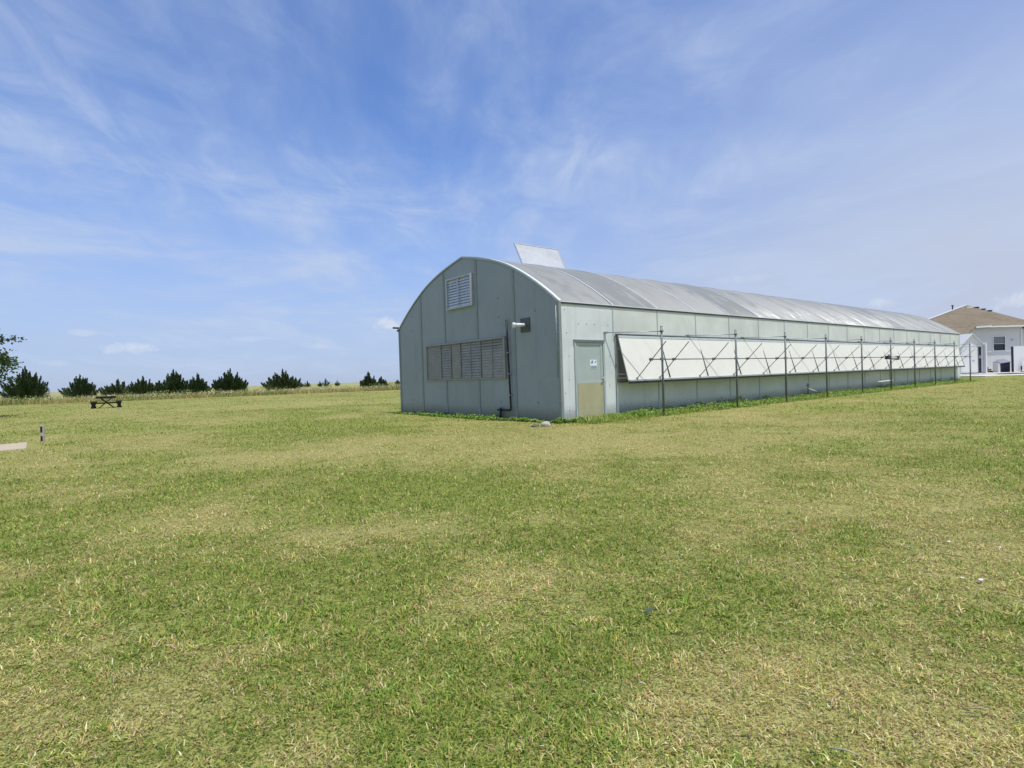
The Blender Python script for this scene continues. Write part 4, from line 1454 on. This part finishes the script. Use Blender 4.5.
# porch steps, dark
ST = empty('porch_steps', (41.6, 50.2, 0.26))
tag(ST, 'low dark wooden steps against the house wall below the window', 'steps')
for k in range(3):
    MB().box(-0.9, 0.8, -0.3 + 0.32 * k, 0.02 + 0.32 * k, 0.16 * k, 0.16 * (k + 1) - 0.02).build('step', M['brownwood'], ST)

# white shed with a little gable
SD = empty('shed', (38.6, 47.6, 0.26))
tag(SD, 'small white gabled shed behind the far end of the greenhouse', 'shed')
mb = MB()
x0, x1, dpt, ez, pz = -0.95, 0.90, 2.2, 2.36, 3.30
mb.box(x0, x1, 0, 0.08, 0.0, ez); mb.box(x0, x0 + 0.08, 0.08, dpt, 0, ez); mb.box(x1 - 0.08, x1, 0.08, dpt, 0, ez); mb.box(x0, x1, dpt, dpt + 0.08, 0, ez)
mb.prism([(x0, 0, ez), (x1, 0, ez), ((x0 + x1) / 2, 0, pz)], (0, 0.08, 0)); mb.prism([(x0, dpt, ez), (x1, dpt, ez), ((x0 + x1) / 2, dpt, pz)], (0, 0.08, 0))
mb.build('wall', M['whitepaint'], SD)
xm = (x0 + x1) / 2
mb = MB()
mb.prism([(x0 - 0.18, -0.15, ez - 0.12), (xm, -0.15, pz + 0.06), (xm, -0.15, pz + 0.0), (x0 - 0.18, -0.15, ez - 0.18)], (0, dpt + 0.4, 0))
mb.prism([(xm, -0.15, pz + 0.06), (x1 + 0.22, -0.15, ez - 0.16), (x1 + 0.22, -0.15, ez - 0.22), (xm, -0.15, pz + 0.0)], (0, dpt + 0.4, 0))
mb.build('roof', M['siding'], SD)
mb = MB().box(x0 - 0.02, x1 - 0.1, -0.03, -0.001, ez - 0.06, ez + 0.04); mb.build('frieze_board', M['whitepaint'], SD)
mb = MB().box(0.50, 0.74, -0.02, -0.001, 0.05, 2.22); sdoor = mb.build('door_gap', M['black'], SD)
mb = MB()
mb.box(0.48, 0.50, -0.05, -0.001, 0.05, 2.24); mb.box(0.54, 0.72, -0.028, -0.021, 1.25, 1.5); mb.build('gap_trim', M['greylid'], sdoor)
mb = MB().box(-0.85, 0.46, -0.012, -0.001, 0.06, 2.26); sdd = mb.build('door', M['whitepaint'], SD)
mb = MB().box(-0.12, -0.105, -0.0145, -0.013, 0.06, 2.26); mb.box(-0.02, 0.16, -0.03, -0.013, 1.05, 1.10); mb.build('door_joint', M['greylid'], sdd)
mb = MB().box(x0, 0.46, -0.10, -0.013, -0.02, 0.055); mb.build('sill', M['black'], SD)
mb = MB().bar((0.98, -0.08, 0), (0.98, -0.08, 2.55), 0.34, 0.10); tr_ = mb.build('corner_post', M['whitepaint'], SD)
mb = MB()
for k in range(9):
    mb.box(0.96, 1.10, -0.142, -0.131, 0.2 + k * 0.26, 0.28 + k * 0.26)
mb.build('post_slots', M['greylid'], tr_)

# grill-like dark bin with a grey sloping lid
BN = empty('storage_bin', (42.62, 49.4, 0.26))
tag(BN, 'dark navy storage bin with sloping grey lid beside the white fence', 'bin')
mb = MB().prism([(-0.36, -0.32, 0), (0.42, -0.32, 0), (0.44, -0.32, 0.84), (-0.38, -0.32, 0.74)], (0, 0.7, 0)); mb.build('bin_body', M['navy'], BN)
mb = MB().prism([(-0.44, -0.36, 0.76), (0.48, -0.36, 0.86), (0.48, 0.4, 1.16), (-0.05, 0.4, 1.06), (-0.44, 0.4, 0.85)], (0, 0, 0.045)); mb.build('bin_lid', M['greylid'], BN)
mb = MB().box(-0.58, -0.395, -0.3, 0.25, 0, 0.78); mb.build('bin_side_panel', M['siding'], BN)

FN = empty('fence_panel', (43.4, 48.6, 0.26))
tag(FN, 'tall solid white fence panel with a dark end post', 'fence')
mb = MB()
for k in range(8):
    mb.box(-0.46 + k * 0.13, -0.46 + k * 0.13 + 0.127, 0, 0.035, 0.02, 2.20)
mb.build('fence_boards', M['whitepaint'], FN)
mb = MB().box(-0.60, -0.47, -0.03, 0.07, 0, 2.18); mb.build('fence_post', M['navy'], FN)
PF = empty('picket_fence', (43.75, 48.2, 0.26))
tag(PF, 'low white picket fence in front of the tall panel at the right edge', 'fence')
mb = MB()
for k in range(18):
    x_ = -0.42 + k * 0.2
    mb.prism([(x_, 0, 0.05), (x_ + 0.11, 0, 0.05), (x_ + 0.11, 0, 0.88), (x_ + 0.055, 0, 0.96), (x_, 0, 0.88)], (0, 0.02, 0))
mb.build('pickets', M['whitepaint'], PF)
mb = MB()
for z in (0.08, 0.62): mb.box(-0.45, 3.2, 0.022, 0.06, z, z + 0.1)
mb.build('fence_rail', M['whitepaint'], PF)
mb = MB().box(-0.45, 3.2, 0.10, 0.13, 0.0, 0.5); mb.build('fence_backing', M['navy'], PF)

prop('plank', M['brownwood'], 'dark flat board lying on the concrete in front of the steps', 'plank', (40.6, 46.1, 0.155),
     lambda b: b.box(-0.9, 0.8, -0.5, 0.5, 0, 0.05), 0.2)

# ------------------------------------------------------------------ litter and twigs on the lawn
lit = [((2.85, 3.74), 0.018, 'white scrap on the lawn at the right, topmost of the pale pair'), ((3.06, 3.59), 0.016, 'white scrap on the lawn nearest the right edge of the photo'),
       ((2.43, 3.10), 0.015, 'lone pale scrap in short grass left of the bright white one'), ((2.50, 3.06), 0.024, 'brightest white scrap on the lawn at lower right'),
       ((1.14, 3.75), 0.012, 'tiny pale scrap on the lawn in front of the door'), ((12.2, 17.6), 0.03, 'pale scrap on the lawn before the fifth post')]
for k, ((x, y), r_, lb_) in enumerate(lit):
    prop('litter_scrap', M['litter'], lb_, 'litter', (x, y, 0.022), lambda b: rock(b, r_ * 0.65, r_ * 0.4, r_ * 0.3, 30 + k), k * 1.1, group='pale scraps on the lawn')
prop('feather', M['dark'], 'small dark feather tipped white lying in the grass in the middle foreground', 'feather', (0.64, 2.78, 0.03),
     lambda b: (b.prism([(-0.03, -0.007, 0), (0.0, -0.011, 0.004), (0.03, 0, 0.012), (0.0, 0.011, 0.004), (-0.03, 0.007, 0)], (0, 0, 0.003)), b.tube([(-0.045, 0, 0), (0.03, 0, 0.014)], 0.002, 5)), 0.5)
prop('twig', M['straw'], 'pale dry twig at the bottom edge of the foreground lawn', 'twig', (0.98, 1.72, 0.025),
     lambda b: b.tube([(-0.035, 0.02, 0.0), (0.0, 0.0, 0.006), (0.03, -0.025, 0.004)], [0.0025, 0.003, 0.002], 6), 0.0)
prop('twig', M['straw'], 'thin grey twig in the grass at lower right', 'twig', (1.53, 1.90, 0.028),
     lambda b: b.tube([(-0.03, 0.025, 0.0), (0.01, 0.0, 0.008), (0.035, -0.015, 0.004)], [0.002, 0.0025, 0.002], 6), 0.3)
